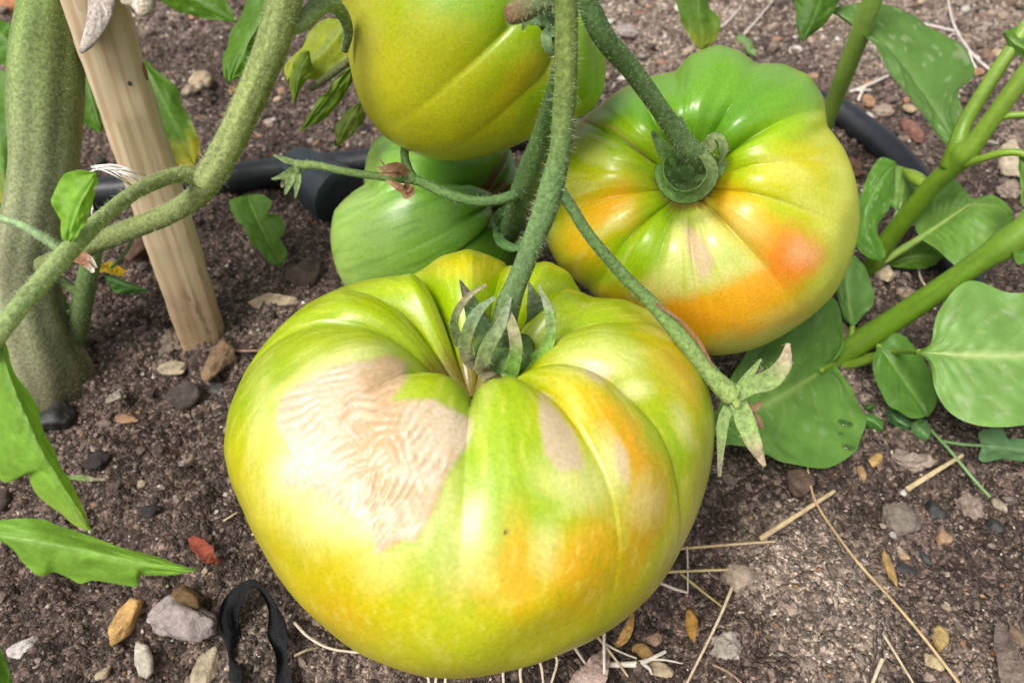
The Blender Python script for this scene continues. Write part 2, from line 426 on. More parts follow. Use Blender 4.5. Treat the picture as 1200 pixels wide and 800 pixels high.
def leaf(parent, Mid, Lft, Rgt, col, vein, mat='leaf', dl=0.003, dr=0.003, nu=44, nv=14, serr=0.0, pairs=6, seed=0, wave=0.0006, tipcol=None, name='leaf',
         quilt=0.0005, vs=0.55, spots=0.0):
    """A blade between two outlines. Mid: (px,py,depth) base to tip; Lft/Rgt: outline pixels between base and tip"""
    mid = resample(np.array(Mid, float), nu)
    b, t = Mid[0], Mid[-1]
    def edge(E, off):
        e = resample(np.array([[b[0], b[1]]] + [list(q) for q in E] + [[t[0], t[1]]], float), nu)
        q = np.linspace(0, 1, nu)
        d = np.interp(q, np.linspace(0, 1, len(Mid)), [m_[2] for m_ in Mid]) + off * np.sin(q * math.pi)
        return np.c_[e, d]
    def world(a): return np.array([P(*q) for q in a])
    m3, l3, r3 = world(mid), world(edge(Lft, dl)), world(edge(Rgt, dr))
    vv = np.linspace(-1, 1, 2 * nv + 1)
    q = np.linspace(0, 1, nu)
    if serr:
        tooth = serr * (0.5 + 0.5 * np.abs(((q * 9 + 0.3 * np.sin(q * 17 + seed)) % 1.0) * 2 - 1)) - serr * 0.5
    else: tooth = 0 * q
    verts = np.zeros((nu, len(vv), 3)); cols = np.zeros((nu, len(vv), 3))
    tl = np.gradient(m3, axis=0)
    nr = np.cross(tl, r3 - l3 + 1e-9); nr /= (np.linalg.norm(nr, axis=1)[:, None] + 1e-12)
    flip = np.sign((nr * (EYE - m3)).sum(1).mean()) or 1; nr = nr * flip
    width = np.linalg.norm(r3 - l3, axis=1)
    col = np.asarray(col, float) * np.array([1.02, 0.96, 0.7]); vein = np.asarray(vein, float) * np.array([1, 1, 0.85])
    for j, s in enumerate(vv):
        e = l3 if s < 0 else r3
        k = abs(s) * (1 + (tooth if abs(s) > 0.9 else 0))
        base = m3 + (e - m3) * (k if np.ndim(k) == 0 else k[:, None])
        a = abs(s)
        vphase = (q * 1.05 - 0.42 * a) * pairs + (0.25 if s > 0 else 0)
        near = np.abs(((vphase + 0.5) % 1.0) - 0.5)                       # 0 on a side vein
        side = np.exp(-(near / 0.04) ** 2) * (1 - a) ** 0.35 * (0.85 if a < 0.93 else 0)
        midv = np.exp(-(a / 0.055) ** 2) * (1 - 0.6 * q)
        vn = np.maximum(midv, vs * side)
        puff = 0.6 * quilt * (np.sin(near * 2 * math.pi) * (1 - a * a)) * np.minimum(1, width / 0.02)
        und = wave * fbm(q * 7 + seed, np.full(nu, s * 2.0), oct=2, seed=seed + 3) * (0.3 + a * 1.6)
        sag = -0.0007 * np.exp(-(a / 0.12) ** 2)
        verts[:, j] = base + nr * (puff + und + sag)[:, None]
        tone = 1 + 0.13 * fbm(q * 5 + seed * 3, np.full(nu, s * 3), oct=3, seed=seed)
        c = col[None, :] * tone[:, None]
        if tipcol is not None:
            w = sstep(0.72, 1.0, q + 0.12 * a + 0.06 * noise3(q * 11, np.full(nu, s * 5), seed=seed))[:, None]
            c = c * (1 - w) + np.asarray(tipcol)[None, :] * w
        if spots:
            sp = sstep(0.62, 0.72, noise3(q * 26 + 3 * seed, np.full(nu, s * 15.0), seed=seed + 9))[:, None] * spots
            c = c * (1 - sp) + np.array([0.42, 0.5, 0.3]) * sp
        cols[:, j] = c * (1 - vn[:, None]) + vein[None, :] * vn[:, None]
    me = mesh(name, verts.reshape(-1, 3), grid_faces(nu, len(vv)), True, cols.reshape(-1, 3))
    return new_obj(name, me, parent, M[mat])

def blade(parent, pts, w, col, tipcol=None, name='sepal', mat='sepal', cup=0.35, thick=0.12, seed=0, hairs=40, nrm=None, root=None, radial=None, crumple=0.0):
    """a narrow pointed blade along px points with depth: sepal, dry scrap. w is half width in px, list or one number"""
    c = spline(np.array([P(*q) for q in pts]), 60 if crumple else 26); n = len(c)
    dmean = np.mean([q[2] for q in pts])
    q = np.linspace(0, 1, n)
    if np.ndim(w) == 0: prof = np.clip((1 - q) ** 0.55, 0.06, 1) * (0.75 + 0.25 * np.sin(q * math.pi)) * w
    else: prof = np.interp(q, np.linspace(0, 1, len(w)), w)
    hw = prof * dmean / FPX
    t = np.gradient(c, axis=0); t /= np.linalg.norm(t, axis=1)[:, None]
    view = (EYE - c.mean(0)) if nrm is None else np.asarray(nrm, float); view = view / np.linalg.norm(view)
    vw = np.repeat(view[None], n, 0)
    if radial is not None:
        ro = c - P(radial[0], radial[1], dmean); ro -= view * (ro @ view)[:, None]; ro /= (np.linalg.norm(ro, axis=1)[:, None] + 1e-9)
        vw = vw + radial[2] * ro
    s = np.cross(t, vw); s /= (np.linalg.norm(s, axis=1)[:, None] + 1e-9)
    for k in range(1, n):
        if s[k] @ s[k - 1] < 0: s[k] = -s[k]
    up = np.cross(s, t)
    ring = np.linspace(0, 2 * math.pi, 12, endpoint=False)
    X = np.cos(ring); Y = np.sin(ring) * thick - cup * (1 - X ** 2) * 0.9
    v = c[:, None, :] + hw[:, None, None] * (X[None, :, None] * s[:, None, :] + (Y + cup * 0.5)[None, :, None] * up[:, None, :])
    if crumple:
        qq, xx = np.meshgrid(q, X, indexing='ij')
        nz = fbm(qq * 9 + seed, xx * 1.6, oct=3, seed=seed) ; nz2 = fbm(qq * 5 + seed, xx * 0.8 + 9, oct=3, seed=seed + 2)
        v = v + (hw[:, None] * crumple)[..., None] * (nz[..., None] * up[:, None, :] + 0.5 * nz2[..., None] * s[:, None, :])
    cols = np.repeat(np.asarray(col, float)[None, :], n, 0)
    if tipcol is not None:
        k = sstep(0.45, 0.95, q + 0.1 * noise3(q * 7, q * 0 + seed, seed=seed))[:, None]; cols = cols * (1 - k) + np.asarray(tipcol)[None, :] * k
    if root is not None:
        k = sstep(0.5, 0.1, q)[:, None]; cols = cols * (1 - k) + np.asarray(root)[None, :] * k
    cols = np.repeat(cols, 12, 0) * (1 + 0.2 * fbm(np.tile(X * 2, n), np.repeat(q * 6, 12), oct=2, seed=seed))[:, None]
    me = mesh(name, v.reshape(-1, 3), grid_faces(n, 12, True), True, cols)
    o = new_obj(name, me, parent, M[mat])
    if hairs:
        hair_coat(o, c, s, up, hw, hairs, 0.0009, seed + 50, (0.62, 0.68, 0.5))
    return o

ICO = None
def ico(sub):
    import bmesh
    bm = bmesh.new(); bmesh.ops.create_icosphere(bm, subdivisions=sub, radius=1)
    v = np.array([q.co[:] for q in bm.verts]); f = np.array([[x.index for x in q.verts] for q in bm.faces]); bm.free()
    return v, f

def rock_mesh(name, seed, sub=3, planes=11, rough=0.06, roundness=0.1, size=(1, 1, 1)):
    g = np.random.default_rng(seed); v, f = ico(sub)
    pn = g.normal(0, 1, (planes, 3)); pn /= np.linalg.norm(pn, axis=1)[:, None]; pd = g.uniform(0.55, 1.0, planes)
    dots = v @ pn.T
    r = np.min(np.where(dots > 0.05, pd[None, :] / np.maximum(dots, 0.05), 9), axis=1)
    r = np.minimum(r, 1.3); r = r * (1 - roundness) + roundness * 0.9
    r = r * (1 + rough * fbm(v[:, 0] * 2.5 + seed, v[:, 1] * 2.5, v[:, 2] * 2.5, oct=5, seed=seed, gain=.6))
    v = v * r[:, None]
    v = v / np.abs(v).max(0) * np.array(size)
    return mesh(name, v, f, True)

# ------------------------------------------------------------------ soil sheet
def axis_coords(lo, hi, step, far):
    fine = np.arange(lo, hi + step / 2, step)
    out = [hi]; s = step
    while out[-1] < far: s *= 1.35; out.append(out[-1] + s)
    out2 = [lo]; s = step
    while out2[-1] > -far: s *= 1.35; out2.append(out2[-1] - s)
    return np.r_[np.array(out2[1:])[::-1], fine, np.array(out[1:])]

def Hfine(x, y):
    h = Hmacro(x, y)
    fade = sstep(1.2, 0.7, np.hypot(x, y))
    clod = np.abs(fbm(x * 75, y * 75, oct=3, seed=21)); grain = fbm(x * 330, y * 330, oct=3, seed=31)
    pit = sstep(0.25, 0.75, fbm(x * 45 + 4, y * 45, oct=3, seed=41))
    return h + fade * (0.0040 * (clod - 0.3) + 0.0010 * grain - 0.0028 * pit)

def dryness(x, y):
    """pale dry soil: the crumbly mound at the lower right and the open bed beyond the plants"""
    m = np.exp(-(((x - 0.094) / 0.017) ** 2 + ((y - 0.106) / 0.020) ** 2)) * 2.4
    m = m + 1.0 * sstep(0.36, 0.56, y + 0.10 * fbm(x * 9, y * 9, oct=2, seed=71)) * sstep(-0.06, 0.06, x)
    m = m + 0.25 * sstep(0.42, 0.62, y)
    m = m + 0.35 * sstep(0.1, 0.6, fbm(x * 16 + 3, y * 16, oct=3, seed=61))
    return np.clip(m, 0, 1)

xs = axis_coords(-0.46, 0.46, 0.00125, 60.0); ys = axis_coords(0.03, 0.66, 0.00125, 60.0)
X, Y = np.meshgrid(xs, ys)
Z = Hfine(X, Y)
DRY = dryness(X, Y)
wet, dry = np.array([0.140, 0.099, 0.080]), np.array([0.40, 0.32, 0.26])
scol = wet + (dry - wet) * DRY[..., None]
me = mesh('soil', np.stack([X, Y, Z], -1).reshape(-1, 3), grid_faces(len(ys), len(xs)), True, scol.reshape(-1, 3))
soil = new_obj('soil', me, None, M['soil']); tag(soil, 'dark crumbly garden soil of the vegetable bed', kind='structure')

# ------------------------------------------------------------------ soil crumbs
def crumbs(count, smin, smax, seed, faces=8):
    g = np.random.default_rng(seed)
    x = g.uniform(-0.44, 0.44, count * 9); y = g.uniform(0.05, 0.64, count * 9)
    px, py, d = proj(np.c_[x, y, 0 * x])
    keep = (px > -120) & (px < 1320) & (py > -60) & (py < 900)
    dens = (0.22 / d) ** 1.5 * (0.35 + 0.9 * sstep(-0.3, 0.5, fbm(x * 38, y * 38, oct=3, seed=seed)) + 0.9 * dryness(x, y))
    keep &= g.uniform(0, 1.5, len(x)) < dens
    x, y, d = x[keep][:count], y[keep][:count], d[keep][:count]
    n = len(x)
    s = (smin * (smax / smin) ** (g.uniform(0, 1, n) ** 2.2)) * np.clip(d / 0.26, 0.8, 2.2)
    if faces == 8:
        tv = np.array([[1, 0, 0], [-1, 0, 0], [0, 1, 0], [0, -1, 0], [0, 0, 1], [0, 0, -1]], float)
        tf = np.array([[0, 2, 4], [2, 1, 4], [1, 3, 4], [3, 0, 4], [2, 0, 5], [1, 2, 5], [3, 1, 5], [0, 3, 5]])
    else:
        tv, tf = ico(1)
    k = len(tv)
    v = tv[None] * (1 + g.uniform(-0.42, 0.42, (n, k, 1))) * g.uniform(0.55, 1.3, (n, 1, 3))
    a = g.uniform(0, 2 * math.pi, n); ca, sa = np.cos(a), np.sin(a)
    vx = v[..., 0] * ca[:, None] - v[..., 1] * sa[:, None]; vy = v[..., 0] * sa[:, None] + v[..., 1] * ca[:, None]
    v = np.stack([vx, vy, v[..., 2] * 0.8], -1) * s[:, None, None] * 0.5
    v += np.stack([x, y, Hfine(x, y) + s * 0.12], -1)[:, None, :]
    dr = dryness(x, y)
    u = g.uniform(0, 1, n)
    pal = np.array([[0.050, 0.037, 0.031], [0.120, 0.086, 0.070], [0.185, 0.138, 0.110], [0.30, 0.23, 0.18], [0.46, 0.39, 0.31], [0.30, 0.17, 0.08], [0.55, 0.52, 0.47]])
    pw = np.array([0.16, 0.36, 0.30, 0.12, 0.03, 0.02, 0.012]).cumsum()
    pd = np.array([0.03, 0.10, 0.26, 0.38, 0.18, 0.02, 0.03]).cumsum()
    iw = np.searchsorted(pw / pw[-1], u); idr = np.searchsorted(pd / pd[-1], u)
    idx = np.where(g.uniform(0, 1, n) < dr, idr, iw)
    big = s > 0.0019 * np.clip(d / 0.26, 0.8, 2.2)
    idx = np.where(big & (idx > 3), 2, idx)
    cols = pal[np.clip(idx, 0, 6)] * g.uniform(0.75, 1.3, (n, 1))
    f = (tf[None] + (np.arange(n) * k)[:, None, None]).reshape(-1, 3)
    me = mesh('soil_crumbs', v.reshape(-1, 3), f, False, np.repeat(cols, k, 0))
    o = new_obj('soil_crumbs', me, None, M['crumb'])
    tag(o, 'fine loose grains of soil strewn over the bed' if faces == 8 else 'coarse lumpy crumbs of soil strewn over the bed', 'soil crumbs', kind='stuff')
crumbs(90000, 0.0004, 0.0022, 5)
crumbs(4200, 0.0016, 0.0046, 6, 20)

# ------------------------------------------------------------------ tomatoes
def polymask(px, py, poly, soft):
    poly = np.asarray(poly, float); n = len(poly)
    inside = np.zeros(px.shape, bool); dist = np.full(px.shape, 1e9)
    for i in range(n):
        x1, y1 = poly[i]; x2, y2 = poly[(i + 1) % n]
        cond = ((y1 > py) != (y2 > py)) & (px < (x2 - x1) * (py - y1) / (y2 - y1 + 1e-12) + x1)
        inside ^= cond
        L2 = (x2 - x1) ** 2 + (y2 - y1) ** 2
        t = np.clip(((px - x1) * (x2 - x1) + (py - y1) * (y2 - y1)) / L2, 0, 1)
        dist = np.minimum(dist, np.hypot(px - x1 - t * (x2 - x1), py - y1 - t * (y2 - y1)))
    sd = np.where(inside, dist, -dist)
    return sstep(-soft, soft, sd)

def blob(px, py, cx, cy, rx, ry, deg=0, soft=0.85):
    a = math.radians(deg); dx, dy = px - cx, py - cy
    u = (dx * math.cos(a) + dy * math.sin(a)) / rx; v = (-dx * math.sin(a) + dy * math.cos(a)) / ry
    return sstep(1 + soft, 1 - soft, np.hypot(u, v))

def over(c, col, m):
    return c * (1 - m[:, None]) + np.asarray(col)[None, :] * m[:, None]

def tomato(label, centre, axis, a, ctop, cbot, cav, cavw, grooves, sil, silc, paint, nphi=460, nth=230, hpl=0.75, seed=0, rib=0.10, lobe_round=0.06, reach=1.0, warp_lo=0.30, smooth=1):
    C = P(*centre); A = np.asarray(axis, float); A /= np.linalg.norm(A)
    R1 = RT - A * (RT @ A); R1 /= np.linalg.norm(R1); R2 = np.cross(A, R1)
    gv = []
    for (gx, gy, dep) in grooves:
        r = FW + (gx - 600) / FPX * RT + (400 - gy) / FPX * UP
        k = ((C + A * ctop * hpl - EYE) @ A) / (r @ A); p = EYE + k * r - C
        gv.append((math.atan2(p @ R2, p @ R1) % (2 * math.pi), dep))
    gv.sort(); ga = np.array([q[0] for q in gv]); gd = np.array([q[1] for q in gv])
    ph = np.linspace(0, 2 * math.pi, nphi, endpoint=False)
    th = np.linspace(0.0, 1, nth) ** 1.12 * math.pi; th[0] = 0.004; th[-1] = math.pi - 0.004
    i = (np.searchsorted(ga, ph, 'right') - 1) % len(ga); j = (i + 1) % len(ga)
    span = (ga[j] - ga[i]) % (2 * math.pi); t = ((ph - ga[i]) % (2 * math.pi)) / span
    g = np.sqrt(np.clip(1 - (2 * t - 1) ** 2, 0, 1) + lobe_round); g /= math.sqrt(1 + lobe_round)
    dep = (gd[i] * (1 - t) + gd[j] * t) * np.clip(span / 0.7, 0.25, 1.15)
    TH, PH = np.meshgrid(th, ph, indexing='ij')
    lr = lobe_round + 1.2 * sstep(0.35, 1.1, TH); g2 = np.sqrt(np.clip(1 - (2 * t - 1) ** 2, 0, 1)[None, :] + lr) / np.sqrt(1 + lr); dep2 = np.broadcast_to(dep, TH.shape)
    rho = a * np.sin(TH) ** 0.88; z = np.where(TH < math.pi / 2, ctop, cbot) * np.sign(np.cos(TH)) * np.abs(np.cos(TH)) ** 0.95
    w = (np.exp(-(TH / (0.85 * reach)) ** 2) ) * sstep(0.0, 0.30, TH)
    k = 1 - dep2 * w * (1 - g2)
    # fine ribs running out of the cavity
    k = k + rib * 0.10 * w * fbm(np.cos(PH) * 5.5 + seed, np.sin(PH) * 5.5, TH * 0.35, oct=3, seed=seed + 4)
    dirx, diry, dirz = np.sin(TH) * np.cos(PH), np.sin(TH) * np.sin(PH), np.cos(TH)
    k = k * (1 + 0.022 * fbm(dirx * 1.7 + seed, diry * 1.7, dirz * 1.7, oct=2, seed=seed + 8))
    rho = rho * k; z = z * (1 - (1 - k) * 0.8)
    z = z - cav * np.exp(-(rho / cavw) ** 2) * (TH < math.pi / 2) + 0.0015 * np.exp(-(rho / 0.006) ** 2) * (TH > math.pi / 2)
    v = C + (rho * np.cos(PH))[..., None] * R1 + (rho * np.sin(PH))[..., None] * R2 + z[..., None] * A
    v = v.reshape(-1, 3)
    # pull the body out to the fruit's own outline
    if sil is not None:
        sil = np.asarray(sil, float); sa = np.arctan2(sil[:, 1] - silc[1], sil[:, 0] - silc[0]); sr = np.hypot(sil[:, 0] - silc[0], sil[:, 1] - silc[1])
        o = np.argsort(sa); sa, sr = sa[o], sr[o]
        for it in range(3):
            px, py, d = proj(v)
            an = np.arctan2(py - silc[1], px - silc[0]); r = np.hypot(px - silc[0], py - silc[1])
            nb = 240; bi = ((an + math.pi) / (2 * math.pi) * nb).astype(int) % nb
            mx = np.zeros(nb); np.maximum.at(mx, bi, r)
            bc = (np.arange(nb) + 0.5) / nb * 2 * math.pi - math.pi
            tgt = np.interp(bc, np.r_[sa - 2 * math.pi, sa, sa + 2 * math.pi], np.r_[sr, sr, sr])
            s = tgt / np.maximum(mx, 1); 
            for _ in range(smooth): s = (np.roll(s, 1) + 2 * s + np.roll(s, -1)) / 4
            sv = np.interp(an, np.r_[bc - 2 * math.pi, bc, bc + 2 * math.pi], np.r_[s, s, s]); mv = np.interp(an, np.r_[bc - 2 * math.pi, bc, bc + 2 * math.pi], np.r_[mx, mx, mx])
            k2 = 1 + (sv - 1) * sstep(warp_lo, 0.95, r / mv)
            npx, npy = silc[0] + (px - silc[0]) * k2, silc[1] + (py - silc[1]) * k2
            v = EYE + d[:, None] * (FW[None] + ((npx - 600) / FPX)[:, None] * RT + ((400 - npy) / FPX)[:, None] * UP)
    f = grid_faces(nth, nphi, True)
    zc = v.reshape(nth, nphi, 3)
    # outward winding
    me = mesh('fruit', v, f, True)
    nrm = np.zeros(len(v) * 3, np.float32); me.vertices.foreach_get('normal', nrm); nrm = nrm.reshape(-1, 3)
    if ((v - C) * nrm).sum(1).mean() < 0:
        bpy.data.meshes.remove(me); f = f[:, ::-1]; me = mesh('fruit', v, f, True); me.vertices.foreach_get('normal', nrm.reshape(-1)); 
        n2 = np.zeros(len(v) * 3, np.float32); me.vertices.foreach_get('normal', n2); nrm = n2.reshape(-1, 3)
    px, py, d = proj(v)
    vis = sstep(-0.05, 0.12, (nrm * (EYE - v)).sum(1) / np.linalg.norm(EYE - v, axis=1))
    # wander the pattern edges a little
    q = (v - C) * 90
    wx = px + 9 * fbm(q[:, 0], q[:, 1], q[:, 2], oct=3, seed=seed + 30); wy = py + 9 * fbm(q[:, 0] + 7, q[:, 1], q[:, 2], oct=3, seed=seed + 33)
    res = paint(dict(px=wx, py=wy, rx=px, ry=py, vis=vis, th=TH.ravel(), ph=PH.ravel(), g=g2.ravel(), w=w.ravel(), dep=dep2.ravel(), p=v - C, rho=rho.ravel() / a))
    col, scald, pale, wrk = res
    col = col * SKIN * (1 - 0.12 * scald[:, None])
    if wrk is not None:      # papery folds
        v = v + nrm * (-0.0007 * (wrk - 0.4) * scald)[:, None]
        me.vertices.foreach_set('co', v.astype(np.float32).ravel()); me.update()
    set_col(me, col)
    for nm, arr in (('scald', scald), ('pale', pale), ('wrinkle', wrk if wrk is not None else scald * 0)):
        at = me.attributes.new(nm, 'FLOAT', 'POINT'); at.data.foreach_set('value', np.asarray(arr, np.float32))
    root = thing('tomato', label, 'tomato', C - np.array([0, 0, 1]) * (C[2] - v[:, 2].min()))
    new_obj('fruit', me, root, M['tomato'])
    root['axis'] = [float(q) for q in A]
    return root, C, A, v

SKIN = np.array([0.90, 0.88, 0.80])
def wrinkles(px, py, seed, dirs):
    """curved fold lines in the plane of the patch; dirs = (angle deg, spacing px)"""
    r = 0
    for k, (deg, sp, cx, cy, sg) in enumerate(dirs):
        a = math.radians(deg)
        u = px * math.cos(a) + py * math.sin(a)
        u = u + 17 * fbm(px / 70, py / 70, oct=2, seed=seed + k) + 1.6 * fbm(px / 13, py / 13, oct=2, seed=seed + k + 40)
        wv = (0.5 + 0.5 * np.sin(u / sp * 2 * math.pi)) ** 2.2
        wv = wv * (0.1 + 0.9 * sstep(-0.35, 0.45, fbm(px / 26, py / 26, oct=2, seed=seed + k + 70)))
        r = r + wv * np.exp(-((px - cx) ** 2 + (py - cy) ** 2) / sg ** 2)
    return np.clip(r, 0, 1)

def base_fields(s, green, yellow, bottom, groovec):
    n = fbm(s['p'][:, 0] * 38, s['p'][:, 1] * 38, s['p'][:, 2] * 38, oct=4, seed=3)
    streak = fbm(np.cos(s['ph']) * 16, np.sin(s['ph']) * 16, s['th'] * 1.6, oct=3, seed=13)
    t = s['th'] + 0.16 * n + 0.12 * streak
    c = np.repeat(lin(green)[None], len(n), 0)
    c = over(c, lin(yellow), sstep(0.55, 1.35, t)); c = over(c, lin(bottom), sstep(1.35, 2.0, t))
    gr = (1 - s['g']) * sstep(0.08, 0.35, s['th']) * sstep(1.5, 0.5, s['th'])
    c = over(c, lin(groovec), np.clip(gr * 0.8, 0, 0.5))
    return c, n, streak

SCALD = [(329, 464), (351, 449), (392, 430), (460, 417), (481, 426), (475, 445), (458, 469), (509, 469), (535, 482), (552, 490), (548, 520), (530, 550), (510, 591),
         (484, 634), (471, 629), (439, 647), (433, 622), (400, 598), (362, 574), (332, 570), (330, 550), (342, 533), (321, 497)]

def paint_front(s):
    px, py, vis = s['px'], s['py'], s['vis']
    c, n, streak = base_fields(s, (164, 187, 2), (184, 190, 4), (200, 188, 34), (136, 172, 2))
    Y, O, Lm = lin((212, 188, 8)), lin((222, 158, 2)), lin((150, 185, 2))
    def put(col, m): 
        nonlocal c; c = over(c, col, np.clip(m * vis, 0, 1))
    put(Lm, 0.8 * blob(px, py, 590, 560, 60, 90, 0)); put(Lm, 0.6 * blob(px, py, 520, 330, 40, 40)); put(Lm, 0.85 * blob(px, py, 770, 520, 26, 60, -38))
    put(Lm, 0.6 * blob(px, py, 640, 610, 40, 45)); put(Lm, 0.6 * blob(px, py, 300, 440, 25, 60, 25)); put(Lm, 0.5 * blob(px, py, 700, 690, 26, 60, 20))
    put(Lm, 0.65 * blob(px, py, 500, 650, 20, 60, 35))
    put(Y, 0.8 * blob(px, py, 690, 480, 60, 40, 35)); put(Y, 0.8 * blob(px, py, 780, 420, 26, 60, -30)); put(Y, 0.7 * blob(px, py, 400, 690, 90, 60, 35))
    put(Y, 0.6 * blob(px, py, 545, 305, 45, 16)); put(Y, 0.45 * blob(px, py, 300, 590, 30, 80, -20)); put(Y, 0.6 * blob(px, py, 660, 690, 90, 50, -20))
    put(O, 0.85 * blob(px, py, 735, 530, 22, 70, -26)); put(O, 0.7 * blob(px, py, 752, 610, 18, 60, 12)); put(O, 0.6 * blob(px, py, 690, 650, 26, 60, 22, .98)); put(O, 0.6 * blob(px, py, 606, 655, 18, 55, 4, .98)); put(O, 0.35 * blob(px, py, 650, 668, 70, 30, -10, .98))
    put(O, 0.5 * blob(px, py, 800, 430, 14, 40, -25)); put(O, 0.35 * blob(px, py, 560, 680, 25, 30)); put(O, 0.3 * blob(px, py, 400, 720, 40, 20, 30))
    put(lin((205, 205, 85)), 0.6 * blob(px, py, 815, 600, 24, 90, 20)); put(lin((190, 196, 40)), 0.5 * blob(px, py, 600, 760, 200, 30))
    palec = lin((228, 228, 160)); pale = np.zeros(len(px))  # whitish marks: bleached skin mixed with soft sheen painted into the colour
    for (x, y, rx, ry, dg, k) in ((360, 520, 45, 75, 20, .75), (380, 590, 55, 45, 25, .8), (330, 560, 25, 45, 0, .6), (540, 640, 34, 45, 15, .75), (380, 440, 60, 16, -22, .7), (300, 500, 12, 60, 5, .4),
                                  (515, 605, 16, 50, 30, .6), (700, 420, 40, 20, 10, .6), (745, 455, 16, 12, 30, .7), (672, 560, 40, 28, 30, .6), (715, 545, 14, 36, -20, .75), (755, 590, 18, 26, 10, .65),
                                  (640, 640, 14, 30, 0, .5), (680, 585, 34, 10, -35, .4), (560, 470, 12, 40, 10, .25), (800, 500, 10, 24, -20, .5), (450, 660, 28, 30, 0, .5)):
        m = k * blob(px, py, x, y, rx, ry, dg, 0.85) * (0.8 + 0.5 * n); pale = np.maximum(pale, m)
    pale = np.clip(pale * vis, 0, 0.85); put(palec, pale)
    sc = polymask(px * 0.4 + s['rx'] * 0.6, py * 0.4 + s['ry'] * 0.6, SCALD, 5.0) * vis
    sc2 = polymask(px * 0.5 + s['rx'] * 0.5, py * 0.5 + s['ry'] * 0.5, [(632, 460), (640, 462), (668, 500), (680, 535), (682, 548), (655, 552), (638, 530), (631, 490)], 5) * vis
    bleach_sheen = np.maximum(blob(px, py, 702, 433, 15, 11, 20, .4), blob(px, py, 726, 545, 7, 24, -12, .5)) * 0.8 * vis  # last two small spots: part bleached skin, part highlight painted on
    ring = polymask(px, py, SCALD, 26) * (1 - sc) * vis
    c = over(c, lin((226, 230, 178)), np.clip(ring * (0.55 + 0.8 * n), 0, .75))
    mot = fbm(np.cos(s['ph']) * 34, np.sin(s['ph']) * 34, s['th'] * 9, oct=3, seed=55)
    c = over(c, lin((214, 214, 96)), np.clip(sstep(0.15, 0.8, mot) * 0.32 * vis, 0, 1) * (1 - sc)); c = over(c, lin((130, 172, 2)), sstep(0.2, 0.8, -mot) * 0.22 * vis * (1 - sc) * sstep(1.9, 1.2, s['th']))
    tone = fbm(px / 45, py / 45, oct=3, seed=91)
    beige = lin((222, 204, 178))[None] * (1 - sstep(-.3, .6, tone)[:, None]) + lin((214, 182, 146))[None] * sstep(-.3, .6, tone)[:, None]
    c = c * (1 - sc[:, None]) + beige * sc[:, None]
    c = over(c, lin((228, 222, 208)), sc * 0.7 * blob(px, py, 365, 545, 40, 30, 20))
    c = over(c, lin((208, 188, 160)), np.maximum(sc2, bleach_sheen) * 0.92)
    wr = wrinkles(s['rx'], s['ry'], 5, ((66, 12.5, 385, 495, 78), (38, 10.0, 500, 515, 52), (28, 9.0, 460, 590, 58), (80, 9, 420, 445, 42), (-20, 10, 430, 540, 50)))
    # a dark fleck and corky rim at the stem
    put(lin((40, 35, 15)), blob(s['rx'], s['ry'], 593, 623, 2.2, 2.2, 0, .3))
    c = over(c, lin((120, 95, 50)), sstep(0.17, 0.09, s['th'] + 0.03 * streak) * 0.8)
    return c, np.clip(sc, 0, 1), pale, wr

FRONT_SIL = [(262, 530), (268, 480), (290, 430), (320, 390), (360, 355), (395, 338), (430, 327), (470, 322), (490, 318), (515, 300), (550, 291), (585, 303), (600, 312), (612, 310), (640, 305), (668, 319),
             (682, 342), (695, 347), (730, 349), (770, 368), (800, 400), (825, 440), (838, 490), (835, 540), (822, 590), (800, 640), (770, 690), (720, 735), (660, 765), (600, 785), (540, 795), (500, 793),
             (460, 782), (420, 765), (380, 735), (340, 695), (310, 650), (285, 600), (268, 560)]
AX1 = np.array([0.06, math.sin(math.radians(15)), math.cos(math.radians(15))])
t_front = tomato('largest tomato, broad ribbed yellow-green with a wrinkled beige sunscald patch, lying on the soil', (550, 556, 0.193), AX1, 0.064, 0.051, 0.044, 0.027, 0.0165,
    [(650, 447, .30), (700, 392, .26), (668, 350, .42), (592, 325, .42), (500, 345, .42), (465, 372, .26), (470, 402, .20), (505, 440, .12), (552, 462, .22), (628, 470, .24)],
    FRONT_SIL, (550, 545), paint_front, seed=1, rib=0.14, nphi=720, nth=360)

